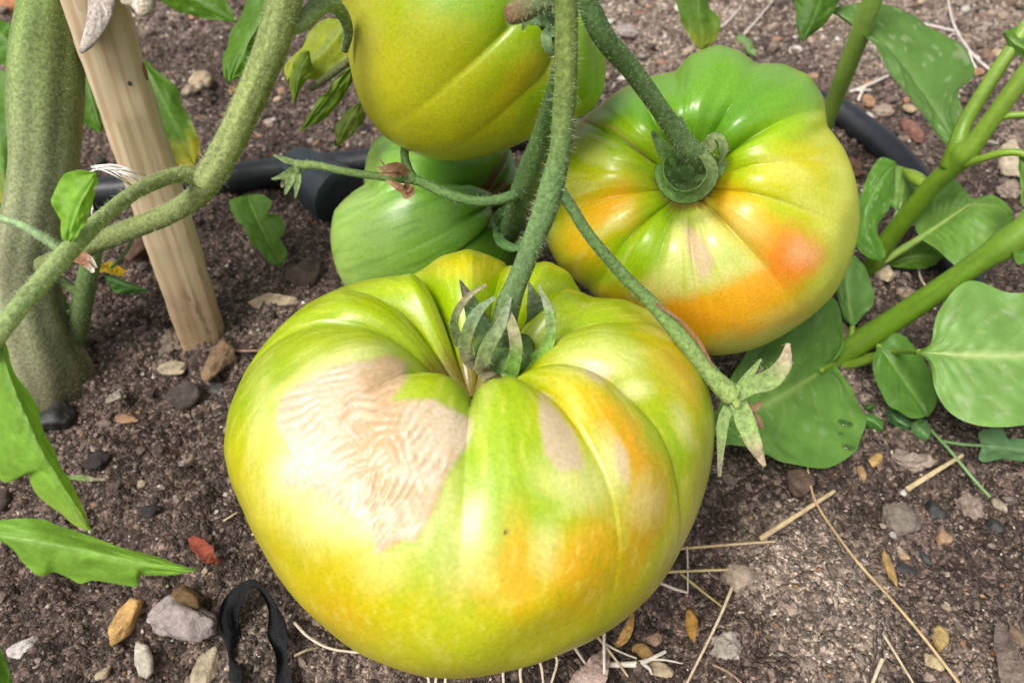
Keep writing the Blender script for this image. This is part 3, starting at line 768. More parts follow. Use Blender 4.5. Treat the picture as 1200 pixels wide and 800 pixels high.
def paint_right(s):
    px, py, vis = s['px'], s['py'], s['vis']
    c, n, streak = base_fields(s, (148, 186, 14), (180, 198, 20), (205, 200, 60), (128, 172, 10))
    def put(col, m):
        nonlocal c; c = over(c, col, np.clip(m * vis, 0, 1))
    G1, Yl, O = lin((100, 158, 34)), lin((212, 200, 24)), lin((240, 168, 22))
    put(G1, 0.9 * polymask(px, py, [(700, 130), (730, 95), (790, 60), (840, 40), (900, 60), (980, 100), (960, 130), (900, 150), (850, 182), (800, 190), (760, 150)], 14))
    put(lin((70, 128, 20)), 0.4 * blob(px, py, 870, 130, 16, 60, 50))
    put(Yl, 0.8 * blob(px, py, 930, 200, 70, 28, -20)); put(Yl, 0.6 * blob(px, py, 960, 250, 40, 30)); put(Yl, 0.7 * blob(px, py, 700, 230, 45, 40))
    put(O, 0.95 * blob(px, py, 800, 372, 120, 34, -4)); put(O, 0.9 * blob(px, py, 880, 262, 62, 24, 38)); put(O, 0.9 * blob(px, py, 900, 330, 55, 30, -25))
    put(O, 0.75 * blob(px, py, 715, 245, 38, 20, -30)); put(O, 0.6 * blob(px, py, 680, 290, 30, 20, 30))
    put(lin((240, 128, 44)), 0.75 * blob(px, py, 930, 300, 34, 30, 0, .7)); put(lin((240, 190, 140)), 0.55 * blob(px, py, 938, 296, 17, 16, 0, .7))
    put(lin((214, 222, 100)), 0.75 * blob(px, py, 990, 270, 24, 100, 10)); put(lin((222, 212, 110)), 0.75 * blob(px, py, 900, 392, 80, 18, -22))
    pale = np.zeros(len(px))
    wedge = polymask(px * .6 + s['rx'] * .4, py * .6 + s['ry'] * .4, [(792, 258), (778, 300), (752, 334), (735, 346), (770, 352), (808, 346), (844, 336), (894, 306), (868, 280), (828, 246)], 13)
    pale = np.maximum(pale, wedge * 0.8)
    for (x, y, rx, ry, dg, k) in ((875, 262, 26, 18, 40, .55), (720, 258, 26, 7, -38, .7), (925, 205, 30, 12, 25, .4), (700, 180, 30, 8, 10, .3), (950, 235, 24, 10, 35, .4), (640, 250, 12, 50, 0, .3)):
        pale = np.maximum(pale, k * blob(px, py, x, y, rx, ry, dg, .7))
    rib_sheen = sstep(0.15, 0.6, streak) * sstep(0.3, 0.55, s['th']) * sstep(1.3, 0.8, s['th']) * 0.34; top = polymask(px, py, [(690, 140), (720, 80), (840, 20), (990, 90), (980, 130), (900, 165), (850, 190), (760, 170)], 20); pale = np.maximum(pale, rib_sheen * (1 - blob(px, py, 800, 372, 130, 40, -4)) * (1 - top) * (1 - blob(px, py, 920, 290, 60, 50, 0)))  # whitish rib stripes put the sky's reflection into the skin colour
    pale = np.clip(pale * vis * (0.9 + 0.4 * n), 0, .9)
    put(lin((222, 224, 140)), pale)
    rays = sstep(0.1, 0.6, streak) * wedge; put(lin((180, 200, 50)), rays * 0.6)
    sc = blob(px, py, 818, 296, 10, 30, -12, .4) * vis; c = over(c, lin((228, 200, 170)), sc * .85)
    # corky crack across the left rib
    pts = [(655, 140), (690, 141), (720, 150), (745, 172), (762, 190)]
    for k in range(len(pts) - 1):
        for u in np.linspace(0, 1, 9):
            x = pts[k][0] * (1 - u) + pts[k + 1][0] * u; y = pts[k][1] * (1 - u) + pts[k + 1][1] * u
            put(lin((190, 165, 100)), 0.6 * blob(s['rx'], s['ry'], x, y, 2.6, 1.6, 20, .5))
    c = over(c, lin((120, 95, 55)), sstep(0.17, 0.10, s['th'] + 0.03 * streak) * 0.8)
    return c, np.clip(sc, 0, 1), pale, None

AX2 = EYE - P(815, 232, 0.25); AX2 /= np.linalg.norm(AX2)
AX2 = AX2 + 0.20 * UP - 0.10 * RT
RIGHT_SIL = [(627, 230), (632, 195), (648, 168), (680, 140), (705, 122), (730, 103), (762, 90), (790, 84), (808, 64), (840, 52), (868, 60), (886, 74), (915, 74), (948, 88), (966, 115), (970, 148), (990, 175), (1004, 215),
             (1008, 258), (998, 305), (975, 348), (930, 385), (880, 410), (835, 417), (790, 405), (740, 375), (690, 340), (655, 312), (635, 270)]
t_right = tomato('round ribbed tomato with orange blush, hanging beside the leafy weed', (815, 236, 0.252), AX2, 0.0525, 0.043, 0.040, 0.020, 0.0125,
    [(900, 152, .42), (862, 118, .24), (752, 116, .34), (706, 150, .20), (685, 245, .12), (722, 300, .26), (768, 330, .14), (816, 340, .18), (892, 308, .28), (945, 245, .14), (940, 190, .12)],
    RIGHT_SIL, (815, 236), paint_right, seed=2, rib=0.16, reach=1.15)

def paint_top(s):
    px, py, vis = s['px'], s['py'], s['vis']
    c, n, streak = base_fields(s, (138, 172, 6), (158, 176, 10), (172, 178, 30), (118, 162, 4))
    def put(col, m):
        nonlocal c; c = over(c, col, np.clip(m * vis, 0, 1))
    put(lin((186, 182, 30)), 0.7 * blob(px, py, 480, 90, 70, 60)); put(lin((188, 183, 36)), 0.6 * blob(px, py, 560, 150, 80, 30)); put(lin((110, 165, 14)), 0.7 * blob(px, py, 690, 80, 26, 80))
    put(lin((112, 164, 12)), 0.6 * blob(px, py, 560, 0, 90, 24, 10)); put(lin((206, 170, 30)), 0.5 * blob(px, py, 610, 95, 16, 40, 40)); put(lin((120, 168, 20)), 0.6 * blob(px, py, 635, 120, 20, 40, 20))
    put(lin((196, 190, 80)), 0.5 * blob(px, py, 425, 30, 22, 60))
    c = over(c, lin((120, 95, 55)), sstep(0.17, 0.10, s['th'] + 0.03 * streak) * 0.8)
    return c, 0 * px, 0 * px, None

AX3 = EYE - P(555, 20, 0.215); AX3 /= np.linalg.norm(AX3)
AX3 = 0.50 * AX3 + 0.55 * RT + 0.45 * UP
TOP_SIL = [(398, -60), (401, 0), (404, 35), (409, 70), (415, 100), (427, 130), (450, 160), (480, 178), (520, 189), (560, 186), (600, 172), (640, 152), (675, 140), (700, 125), (708, 100), (711, 60), (705, 15), (690, -50),
           (640, -110), (560, -130), (470, -115)]
t_top = tomato('smooth olive-yellow tomato hanging highest, over the green one', (555, 20, 0.215), AX3, 0.0385, 0.037, 0.037, 0.014, 0.009,
    [(604, 66, .55), (668, 110, .40), (700, 60, .3), (690, -40, .3), (600, -60, .12)], TOP_SIL, (556, 30), paint_top, nphi=320, nth=170, seed=3, reach=1.35, smooth=30)

def paint_green(s):
    px, py, vis = s['px'], s['py'], s['vis']
    c, n, streak = base_fields(s, (100, 152, 44), (130, 178, 68), (164, 198, 100), (84, 140, 36))
    def put(col, m):
        nonlocal c; c = over(c, col, np.clip(m * vis, 0, 1))
    put(lin((74, 134, 30)), 0.55 * sstep(0.0, 0.5, streak)); put(lin((150, 190, 96)), 0.6 * blob(px, py, 415, 270, 40, 60)); put(lin((120, 150, 40)), 0.5 * blob(px, py, 580, 200, 26, 40))
    put(lin((60, 118, 22)), 0.5 * blob(px, py, 540, 205, 50, 22))
    c = over(c, lin((110, 75, 45)), sstep(0.26, 0.16, s['th'] + 0.04 * streak) * 0.9)
    return c, 0 * px, 0 * px, None
AX4 = 0.9 * RT + 0.25 * UP - 0.42 * FW
GREEN_SIL = [(387, 275), (392, 246), (408, 229), (427, 216), (428, 190), (437, 165), (460, 150), (510, 145), (560, 152), (596, 170), (606, 200), (604, 240), (612, 270), (606, 310), (580, 345), (520, 372), (460, 378), (415, 350), (395, 318)]
t_green = tomato('unripe plain green tomato at the back of the cluster, below the olive-yellow one', (498, 262, 0.297), AX4, 0.0385, 0.037, 0.036, 0.012, 0.008,
    [(505, 216, .40), (565, 195, .34), (600, 215, .30), (520, 275, .12), (530, 310, .16), (620, 240, .3), (620, 300, .3)], GREEN_SIL, (500, 262), paint_green, nphi=320, nth=170, hpl=0.6, seed=4, reach=1.5)

# ------------------------------------------------------------------ calyxes
GR, DKG, TAN = (0.18, 0.235, 0.085), (0.075, 0.13, 0.045), (0.36, 0.29, 0.19)
LG = (0.20, 0.34, 0.07)
def calyx(root, cx, cy, d, rpx, axis, col=GR):
    C = P(cx, cy, d); A = np.asarray(axis, float) / np.linalg.norm(axis)
    u = np.cross(A, [0.3, 0.5, 0.7]); u /= np.linalg.norm(u); w = np.cross(A, u); r = rpx * d / FPX
    rings = []; n = 28
    for (k, h) in ((1.0, -0.35), (1.02, 0.0), (0.85, 0.22), (0.55, 0.22), (0.25, 0.3), (0.01, 0.32)):
        a = np.linspace(0, 2 * math.pi, n, endpoint=False); rr = r * k * (1 + 0.10 * np.sin(a * 6) * k)
        rings.append(C + (rr * np.cos(a))[:, None] * u + (rr * np.sin(a))[:, None] * w + A * r * h)
    v = np.concatenate(rings); me = mesh('calyx', v, grid_faces(6, n, True), True, np.repeat(np.array([col]), len(v), 0))
    return new_obj('calyx', me, root, M['sepal'])

cx1 = calyx(t_front[0], 592, 408, 0.1755, 36, AX1, (0.12, 0.2, 0.06))
S = [  # path, half width, colour, tip colour
    ([(562, 412, .178), (541, 404, .178), (532, 377, .174), (546, 350, .171), (570, 333, .170)], [6, 6.5, 5, 4, 1], GR, TAN),
    ([(572, 400, .184), (560, 376, .184), (549, 350, .182), (539, 328, .181)], [12, 13, 8, 1], DKG, (0.12, 0.10, 0.07)),
    ([(572, 424, .175), (552, 424, .171), (545, 402, .168), (558, 368, .166), (580, 348, .166)], [8, 8, 8, 7, 2], GR, (0.2, 0.27, 0.15)),
    ([(584, 430, .173), (566, 434, .168), (571, 408, .164), (588, 378, .163), (598, 348, .163)], [9, 9, 9, 7, 2], GR, (0.22, 0.28, 0.16)),
    ([(594, 428, .173), (598, 438, .168), (605, 410, .164), (600, 380, .163), (594, 362, .164)], [9, 9.5, 8, 7, 3], LG, TAN),
    ([(610, 418, .175), (622, 424, .172), (642, 404, .170), (645, 370, .168), (631, 334, .167)], [8, 8, 7, 6, 1], LG, (0.3, 0.33, 0.2)),
    ([(608, 400, .183), (622, 390, .183), (629, 368, .181), (620, 331, .179)], [10, 12, 11, 1], DKG, (0.15, 0.2, 0.09)),
    ([(600, 396, .186), (598, 380, .187), (584, 352, .185)], [10, 10, 2], DKG, DKG)]
for k, (pt, w, c, tc) in enumerate(S):
    blade(cx1, pt, w, c, tc, seed=k, cup=0.30 if k not in (1, 6, 7) else 0.15, root=(0.17, 0.32, 0.05) if k in (4, 5) else ((0.40, 0.33, 0.22) if k in (2, 3) else None), hairs=70)

cx2 = calyx(t_right[0], 808, 200, 0.2225, 30, AX2, (0.07, 0.13, 0.035))
S = [([(796, 196, .214), (776, 190, .210), (776, 212, .206), (794, 229, .204), (818, 226, .203), (834, 205, .203), (826, 184, .203), (806, 166, .205)], [7, 9, 10, 11, 12, 12, 9, 2], (0.13, 0.24, 0.06), GR),
     ([(815, 188, .213), (830, 172, .209), (842, 162, .207), (848, 176, .206), (842, 192, .208)], [8, 9, 9, 7, 2], GR, GR),
     ([(800, 180, .216), (800, 160, .216), (797, 136, .215)], [8, 9, 1], DKG, DKG),
     ([(790, 190, .214), (776, 172, .212), (764, 154, .213)], [8, 8, 2], (0.14, 0.24, 0.06), DKG),
     ([(815, 205, .213), (838, 204, .209), (852, 190, .209)], [8, 7, 2], (0.1, 0.18, 0.05), DKG)]
for k, (pt, w, c, tc) in enumerate(S): blade(cx2, pt, w, c, tc, seed=20 + k, cup=0.35, hairs=60, radial=(806, 200, 1.1) if k < 2 else None)

cx4 = calyx(t_green[0], 592, 268, 0.268, 20, AX4, (0.07, 0.13, 0.04))
for k, (pt, w, c) in enumerate((([(592, 270, .265), (584, 256, .258), (590, 246, .254), (602, 240, .252)], [5, 6, 5, 1], (0.10, 0.2, 0.06)),
                               ([(594, 274, .263), (584, 272, .256), (588, 284, .252), (604, 290, .25), (612, 276, .25)], [5, 6, 6, 5, 1], (0.12, 0.24, 0.07)),
                               ([(600, 262, .262), (608, 250, .256), (614, 236, .255)], [6, 6, 1], (0.08, 0.16, 0.05)))):
    blade(cx4, pt, w, c, None, seed=30 + k, hairs=40)
cx3 = calyx(t_top[0], 648, 30, 0.178, 20, AX3, (0.08, 0.14, 0.05))
for k, (pt, w, c) in enumerate((([(650, 28, .176), (632, 22, .173), (618, 24, .174), (612, 36, .175)], [6, 8, 7, 1], (0.09, 0.16, 0.06)),
                               ([(650, 34, .176), (640, 44, .172), (646, 60, .172), (656, 64, .174)], [6, 7, 6, 1], (0.16, 0.25, 0.1)),
                               ([(646, 20, .176), (636, 6, .174), (640, -12, .176)], [6, 7, 1], (0.07, 0.13, 0.05)))):
    blade(cx3, pt, w, c, None, seed=40 + k, hairs=40)

# ------------------------------------------------------------------ the tomato plant
base = G(62, 455)
plant = thing('tomato_plant', 'hairy tomato plant with thick grey-green stem, side branches and leaves, beside the wooden stake', 'tomato plant', base)
STM, STP = (0.165, 0.215, 0.075), (0.22, 0.285, 0.105)
TR = (0.15, 0.20, 0.048)
ms, _ = tube('main_stem', plant, [(66, -60, .232), (64, 0, .236), (54, 60, .239), (53, 120, .242), (52, 200, .249), (42, 270, .258), (34, 330, .268), (44, 395, .277), (60, 440, .284), (66, 470, .291)],
     [36, 36, 37, 38, 35, 34, 33, 38, 44, 46], M['stem'], [(0.15, 0.225, 0.055), (0.175, 0.23, 0.08), (0.225, 0.24, 0.13), (0.20, 0.21, 0.115), (0.12, 0.11, 0.06)], sides=48, n=110, ripple=0.085, hairs=7000, hair_len=0.0009, seed=2, ridge=0.035)
tube('side_shoot', plant, [(112, 285, .262), (104, 318, .268), (97, 355, .276), (88, 395, .283), (80, 418, .286)], [10, 11, 11.5, 12, 14], M['stem'], [(0.15, 0.25, 0.08), (0.12, 0.17, 0.06), (0.08, 0.10, 0.045)], hairs=500, seed=3)
tube('side_shoot', plant, [(96, 345, .274), (84, 338, .271), (70, 327, .270)], [5, 5.5, 6], M['stem'], (0.17, 0.24, 0.09), hairs=80, seed=4)
br, _ = tube('branch', plant, [(345, -50, .170), (334, 0, .174), (318, 55, .178), (298, 105, .183), (270, 165, .189), (250, 200, .192), (238, 216, .193)], [21, 20, 19, 18, 17, 18, 17], M['stem'],
     [(0.215, 0.265, 0.085), (0.22, 0.265, 0.09), (0.225, 0.26, 0.10)], sides=24, ripple=0.07, hairs=1700, hair_len=0.0012, seed=5, ridge=0.03)
tube('petiole', plant, [(338, 32, .178), (356, 24, .179), (378, 6, .182), (396, 10, .188), (408, 34, .195), (404, 60, .20)], [10, 11, 10, 8, 6, 4], M['stem'], [(0.24, 0.32, 0.12), (0.16, 0.24, 0.08), (0.10, 0.14, 0.06)], hairs=500, seed=6)
tube('branch', plant, [(240, 216, .193), (225, 205, .191), (200, 207, .187), (160, 224, .178), (120, 255, .165), (82, 292, .153), (48, 330, .146), (18, 365, .14), (-20, 415, .135)], [9, 10, 9, 8.5, 9, 11, 11, 11, 11], M['stem'],
     [(0.21, 0.25, 0.09), (0.22, 0.275, 0.10), (0.27, 0.36, 0.13), (0.31, 0.40, 0.15)], sides=18, hairs=1500, hair_len=0.0011, seed=7)
tube('branch', plant, [(244, 214, .194), (228, 232, .197), (195, 252, .202), (155, 268, .210), (115, 284, .219), (80, 300, .228), (52, 312, .238)], [14, 13, 12, 12, 12, 12, 12], M['stem'], [(0.21, 0.25, 0.09), (0.19, 0.23, 0.08), (0.18, 0.21, 0.08)], sides=18, hairs=1400, hair_len=0.0012, seed=8)
tube('petiole', plant, [(78, 297, .153), (50, 278, .15), (20, 262, .149), (-30, 246, .149)], [7, 5.5, 5, 5], M['stem'], (0.27, 0.38, 0.18), hairs=200, seed=9)
# withered stub on the branch
for k, (pt, w) in enumerate((([(82, 296, .215), (94, 298, .213), (106, 303, .212), (113, 314, .211)], [3, 4, 3, 2]), ([(88, 304, .214), (98, 308, .212), (110, 318, .211)], [3, 4, 3]))):
    blade(plant, pt, w, (0.30, 0.14, 0.08), (0.5, 0.42, 0.34), name='withered_scale', hairs=0, cup=.8, crumple=.5, seed=60 + k)

# trusses
ts, _ = tube('truss_stem', plant, [(664, -50, .140), (664, 30, .145), (662, 110, .150), (656, 180, .155), (642, 236, .159), (622, 290, .163), (606, 330, .166), (596, 356, .168), (591, 388, .172), (591, 410, .177)],
     [13, 13.5, 13.5, 13, 14.5, 12.5, 12.5, 15, 14, 12], M['stem'], [TR, TR, (0.13, 0.22, 0.075), (0.125, 0.20, 0.075), (0.13, 0.17, 0.08)], sides=22, ripple=0.05, hairs=1000, hair_len=0.0016, seed=11)
tube('truss_stem', plant, [(652, 218, .158), (668, 240, .160), (690, 275, .163), (730, 322, .168), (770, 362, .172), (806, 405, .175), (834, 440, .177), (858, 464, .178)], [7, 7, 7, 7.5, 8.5, 10, 11, 14], M['stem'],
     [(0.10, 0.17, 0.06), (0.12, 0.2, 0.06), (0.20, 0.31, 0.09), (0.27, 0.36, 0.11)], hairs=500, hair_len=0.0008, seed=12)
tube('truss_stem', plant, [(672, -50, .166), (688, 0, .172), (708, 44, .178), (740, 82, .186), (772, 126, .194), (796, 160, .201), (812, 178, .205), (826, 190, .211), (832, 200, .218)], [13, 13, 13, 12, 11, 12, 13, 12, 10], M['stem'],
     [(0.09, 0.16, 0.05), (0.10, 0.17, 0.055), (0.12, 0.2, 0.07)], hairs=900, hair_len=0.0011, seed=13)
tube('truss_stem', plant, [(660, 60, .162), (650, 110, .178), (634, 165, .200), (614, 222, .225), (603, 256, .247), (596, 272, .262)], [9, 11, 13, 15, 13, 12], M['stem'], [(0.09, 0.16, 0.05), (0.10, 0.18, 0.06)], hairs=700, seed=14)
tube('truss_stem', plant, [(612, 224, .224), (590, 233, .222), (560, 236, .221), (525, 228, .221), (490, 212, .224), (455, 208, .226), (410, 202, .228), (372, 194, .230), (350, 194, .231)], [7, 6.5, 6, 6, 6, 5, 4.5, 4.5, 6], M['stem'],
     [(0.10, 0.18, 0.06), (0.12, 0.21, 0.06), (0.19, 0.27, 0.09)], sides=12, hairs=420, hair_len=0.0008, seed=15)
tube('truss_stem', plant, [(486, 212, .224), (478, 198, .223), (474, 178, .222), (480, 150, .224)], [6, 5.5, 5, 5], M['stem'], (0.10, 0.17, 0.05), sides=12, hairs=80, seed=16)
st, _ = tube('stem_stub', plant, [(597, 18, .158), (606, 15, .157), (625, 5, .156), (660, -12, .154), (700, -40, .152)], [11, 13, 14, 14, 14], M['stem'], [(0.22, 0.12, 0.07), (0.14, 0.18, 0.08), (0.12, 0.2, 0.07), (0.11, 0.19, 0.06)], hairs=900, hair_len=0.0014, seed=17)

# empty flower stalk with its dry calyx beside the big fruit
dc = calyx(plant, 862, 468, 0.178, 15, np.array([0.6, 0.2, 0.4]), (0.30, 0.37, 0.12)); dc.name = 'dry_calyx'
DRY1, DG = (0.42, 0.33, 0.22), (0.24, 0.34, 0.11)
for k, (pt, w, tc) in enumerate((
    ([(862, 464, .177), (880, 452, .174), (902, 445, .172), (918, 428, .171), (924, 402, .171)], [9, 11, 12, 9, 2], DRY1),
    ([(864, 470, .177), (872, 490, .175), (882, 516, .174), (896, 546, .175)], [10, 12, 9, 2], DRY1),
    ([(858, 472, .179), (848, 492, .178), (845, 520, .178), (843, 558, .180)], [7, 7, 4, 2], (0.34, 0.3, 0.2)),
    ([(862, 460, .180), (874, 444, .180), (884, 432, .181), (892, 420, .182)], [6, 5, 4, 1], DG),
    ([(866, 462, .181), (882, 442, .182), (894, 430, .183)], [5, 4, 1], (0.2, 0.16, 0.1)),
    ([(868, 472, .180), (884, 478, .180), (892, 470, .180)], [4, 5, 2], (0.3, 0.17, 0.1)),
    ([(870, 478, .180), (886, 490, .181), (894, 502, .182)], [4, 5, 2], (0.3, 0.17, 0.1)))):
    blade(dc, pt, w, DG if k < 4 else (0.3, 0.2, 0.12), tc, seed=70 + k, cup=0.3, hairs=60 if k < 5 else 0)
blade(plant, [(752, 346, .170), (775, 360, .170), (800, 378, .171), (820, 402, .172), (836, 430, .174)], [1.2, 2.2, 1.6, 2.4, 1.0], (0.28, 0.15, 0.08), name='dry_bract', hairs=0, seed=81)
# young calyx at the tip of the thin stalk and withered flowers along it
yc = calyx(plant, 347, 196, 0.231, 8, np.array([-0.8, -0.3, 0.2]), (0.20, 0.28, 0.1)); yc.name = 'flower_calyx'
for k, pt in enumerate(([(350, 192, .231), (336, 188, .230), (320, 182, .229)], [(347, 195, .231), (334, 205, .229), (318, 210, .228)], [(346, 197, .231), (340, 212, .229), (334, 228, .228)], [(350, 198, .231), (349, 212, .230), (346, 232, .229)], [(345, 199, .232), (332, 214, .231), (330, 220, .231)])):
    blade(yc, pt, [3.5, 5.5, 1] if k in (2,) else [3, 4, .8], (0.2, 0.28, 0.11), (0.26, 0.22, 0.14) if k == 4 else None, seed=90 + k, hairs=30)
for k, (pt, w) in enumerate((([(478, 204, .222), (466, 196, .219), (450, 198, .218), (442, 196, .218)], [4, 6, 5, 1]), ([(474, 202, .222), (462, 204, .219), (444, 203, .218)], [3, 4, 1]), ([(452, 196, .219), (446, 188, .219), (442, 185, .22)], [1, .8, .5]),
                             ([(480, 216, .221), (474, 222, .218), (462, 216, .217), (452, 211, .217)], [5, 6, 4, 1]), ([(482, 218, .221), (478, 228, .218), (472, 230, .217)], [4, 6, 3]))):
    blade(plant, pt, w, (0.26, 0.14, 0.075), (0.36, 0.23, 0.13), name='withered_flower', hairs=0, cup=0.6, seed=100 + k)

# leaves of the tomato plant
LF, LV, LY = (0.085, 0.20, 0.022), (0.16, 0.30, 0.07), (0.40, 0.36, 0.03)
LB, LBV = (0.20, 0.41, 0.065), (0.32, 0.52, 0.16)
leaf(plant, [(168, -20, .25), (225, -4, .25), (277, 27, .252)], [(215, -34), (262, -2)], [(200, 8), (246, 23)], LF, LV, seed=1, serr=.10)
leaf(plant, [(334, -14, .215), (300, 30, .214), (268, 98, .215)], [(300, -8), (276, 30), (263, 62), (263, 86)], [(322, 10), (314, 36), (296, 60), (298, 76), (280, 90)], LF, LV, seed=2, serr=.08, dl=.004)
leaf(plant, [(160, 60, .315), (192, 120, .318), (228, 194, .325)], [(140, 100), (165, 160), (202, 196)], [(180, 80), (206, 102), (212, 122), (228, 150), (234, 178)], LF, LV, seed=3, serr=.10, tipcol=LY)
leaf(plant, [(96, 80, .285), (106, 115, .285), (118, 156, .287)], [(88, 110), (100, 146)], [(112, 92), (122, 138)], LF, LV, seed=4)
leaf(plant, [(-40, 70, .262), (-8, 160, .262), (10, 252, .264)], [(-70, 130), (-40, 220)], [(20, 96), (26, 160), (18, 215)], (0.10, 0.24, 0.03), LV, seed=5, tipcol=LY, serr=.08)
leaf(plant, [(-30, 252, .262), (0, 258, .262), (26, 280, .264)], [(-20, 230), (12, 238)], [(-10, 290), (14, 292)], (0.08, 0.2, 0.03), LV, seed=6)
leaf(plant, [(-20, 20, .262), (5, 46, .262), (26, 78, .264)], [(-30, 60), (2, 76)], [(8, 26), (24, 48)], (0.09, 0.22, 0.03), LV, seed=7)
leaf(plant, [(288, 228, .338), (306, 268, .335), (328, 312, .333)], [(270, 238), (280, 262), (284, 262), (298, 290), (302, 290), (314, 306)], [(306, 228), (318, 238), (314, 250), (329, 254), (333, 272), (326, 280), (336, 294), (333, 306)], (0.10, 0.22, 0.04), LV, seed=8, serr=.16, dl=-.004, dr=-.006)
leaf(plant, [(408, 20, .245), (378, 56, .245), (336, 96, .247)], [(376, 24), (352, 58), (334, 80)], [(412, 62), (400, 84), (372, 92), (352, 92)], (0.26, 0.33, 0.035), (0.14, 0.24, 0.04), seed=9, dl=.004)
leaf(plant, [(412, 78, .236), (384, 120, .238), (352, 154, .242)], [(398, 88), (370, 124)], [(412, 100), (386, 136)], (0.11, 0.2, 0.025), (0.2, 0.3, 0.06), seed=10, dl=-.002)
leaf(plant, [(424, 118, .25), (408, 140, .252), (394, 172, .256)], [(410, 126), (394, 150)], [(426, 140), (410, 162)], (0.12, 0.17, 0.035), LV, seed=11)
leaf(plant, [(362, 60, .24), (350, 86, .24), (344, 126, .243)], [(350, 64), (338, 92)], [(366, 84), (356, 100)], (0.17, 0.26, 0.04), LV, seed=12)
tube('petiole', plant, [(420, 62, .24), (390, 86, .243), (364, 104, .247)], [3.5, 4.5, 4], M['stem'], (0.13, 0.14, 0.06), sides=10, seed=18)
leaf(plant, [(818, -60, .30), (818, 0, .302), (822, 60, .308)], [(790, -30), (795, 8), (806, 40)], [(838, -30), (830, 5), (842, 22), (840, 44)], (0.09, 0.19, 0.025), (0.17, 0.28, 0.06), seed=13, tipcol=(0.22, 0.28, 0.03), serr=.12)
leaf(plant, [(972, -40, .30), (962, 0, .30), (940, 50, .304)], [(936, -20), (932, 14), (933, 36)], [(990, -16), (970, 24), (950, 42)], (0.06, 0.15, 0.02), (0.13, 0.25, 0.05), seed=14)
# near leaves at the lower left
leaf(plant, [(-4, 392, .137), (16, 456, .139), (44, 520, .143), (76, 576, .147), (108, 624, .152)], [(-34, 420), (-30, 530), (8, 565), (27, 552), (40, 578), (62, 599), (86, 618)], [(12, 408), (20, 446), (46, 482), (54, 516), (78, 558), (97, 590), (104, 612)],
     LB, LBV, seed=15, dl=.004, dr=.004, nu=70, nv=18, wave=.0005, quilt=.0008, tipcol=(0.26, 0.40, 0.06), vs=.3)
leaf(plant, [(-40, 622, .150), (40, 634, .151), (120, 650, .154), (180, 662, .156), (232, 668, .158)], [(-20, 612), (40, 607), (72, 616), (108, 628), (140, 640), (176, 650), (205, 660)], [(5, 640), (26, 662), (48, 676), (62, 671), (92, 683), (112, 679), (158, 688), (164, 675), (200, 674)],
     LB, LBV, seed=16, dl=.004, dr=.003, nu=70, nv=18, quilt=.0008, vs=.3)
leaf(plant, [(-60, 730, .16), (-16, 775, .16), (8, 840, .162)], [(-60, 780), (-30, 830)], [(-10, 745), (8, 780), (14, 815)], (0.12, 0.27, 0.04), LBV, seed=17)
leaf(plant, [(76, 292, .152), (86, 250, .150), (113, 202, .149)], [(68, 266), (64, 232), (72, 210), (92, 200)], [(96, 272), (106, 240), (114, 212)], (0.19, 0.40, 0.05), (0.26, 0.46, 0.1), seed=18, dl=.001, dr=.002, vs=.2, quilt=.0003)
leaf(plant, [(122, 322, .262), (140, 330, .262), (178, 342, .264)], [(124, 330), (140, 344)], [(134, 324), (160, 334)], (0.045, 0.12, 0.03), (0.08, 0.18, 0.05), seed=19)
leaf(plant, [(74, 366, .276), (68, 352, .276), (64, 340, .276)], [(62, 362), (58, 348)], [(80, 360), (76, 346)], (0.10, 0.24, 0.06), LV, seed=20, nu=16, nv=5)
tube('tendril', plant, [(158, 268, .214), (152, 288, .22), (140, 304, .23), (130, 314, .24)], [2, 2, 1.6, 1.4], M['stem'], (0.12, 0.26, 0.10), sides=8, seed=19)

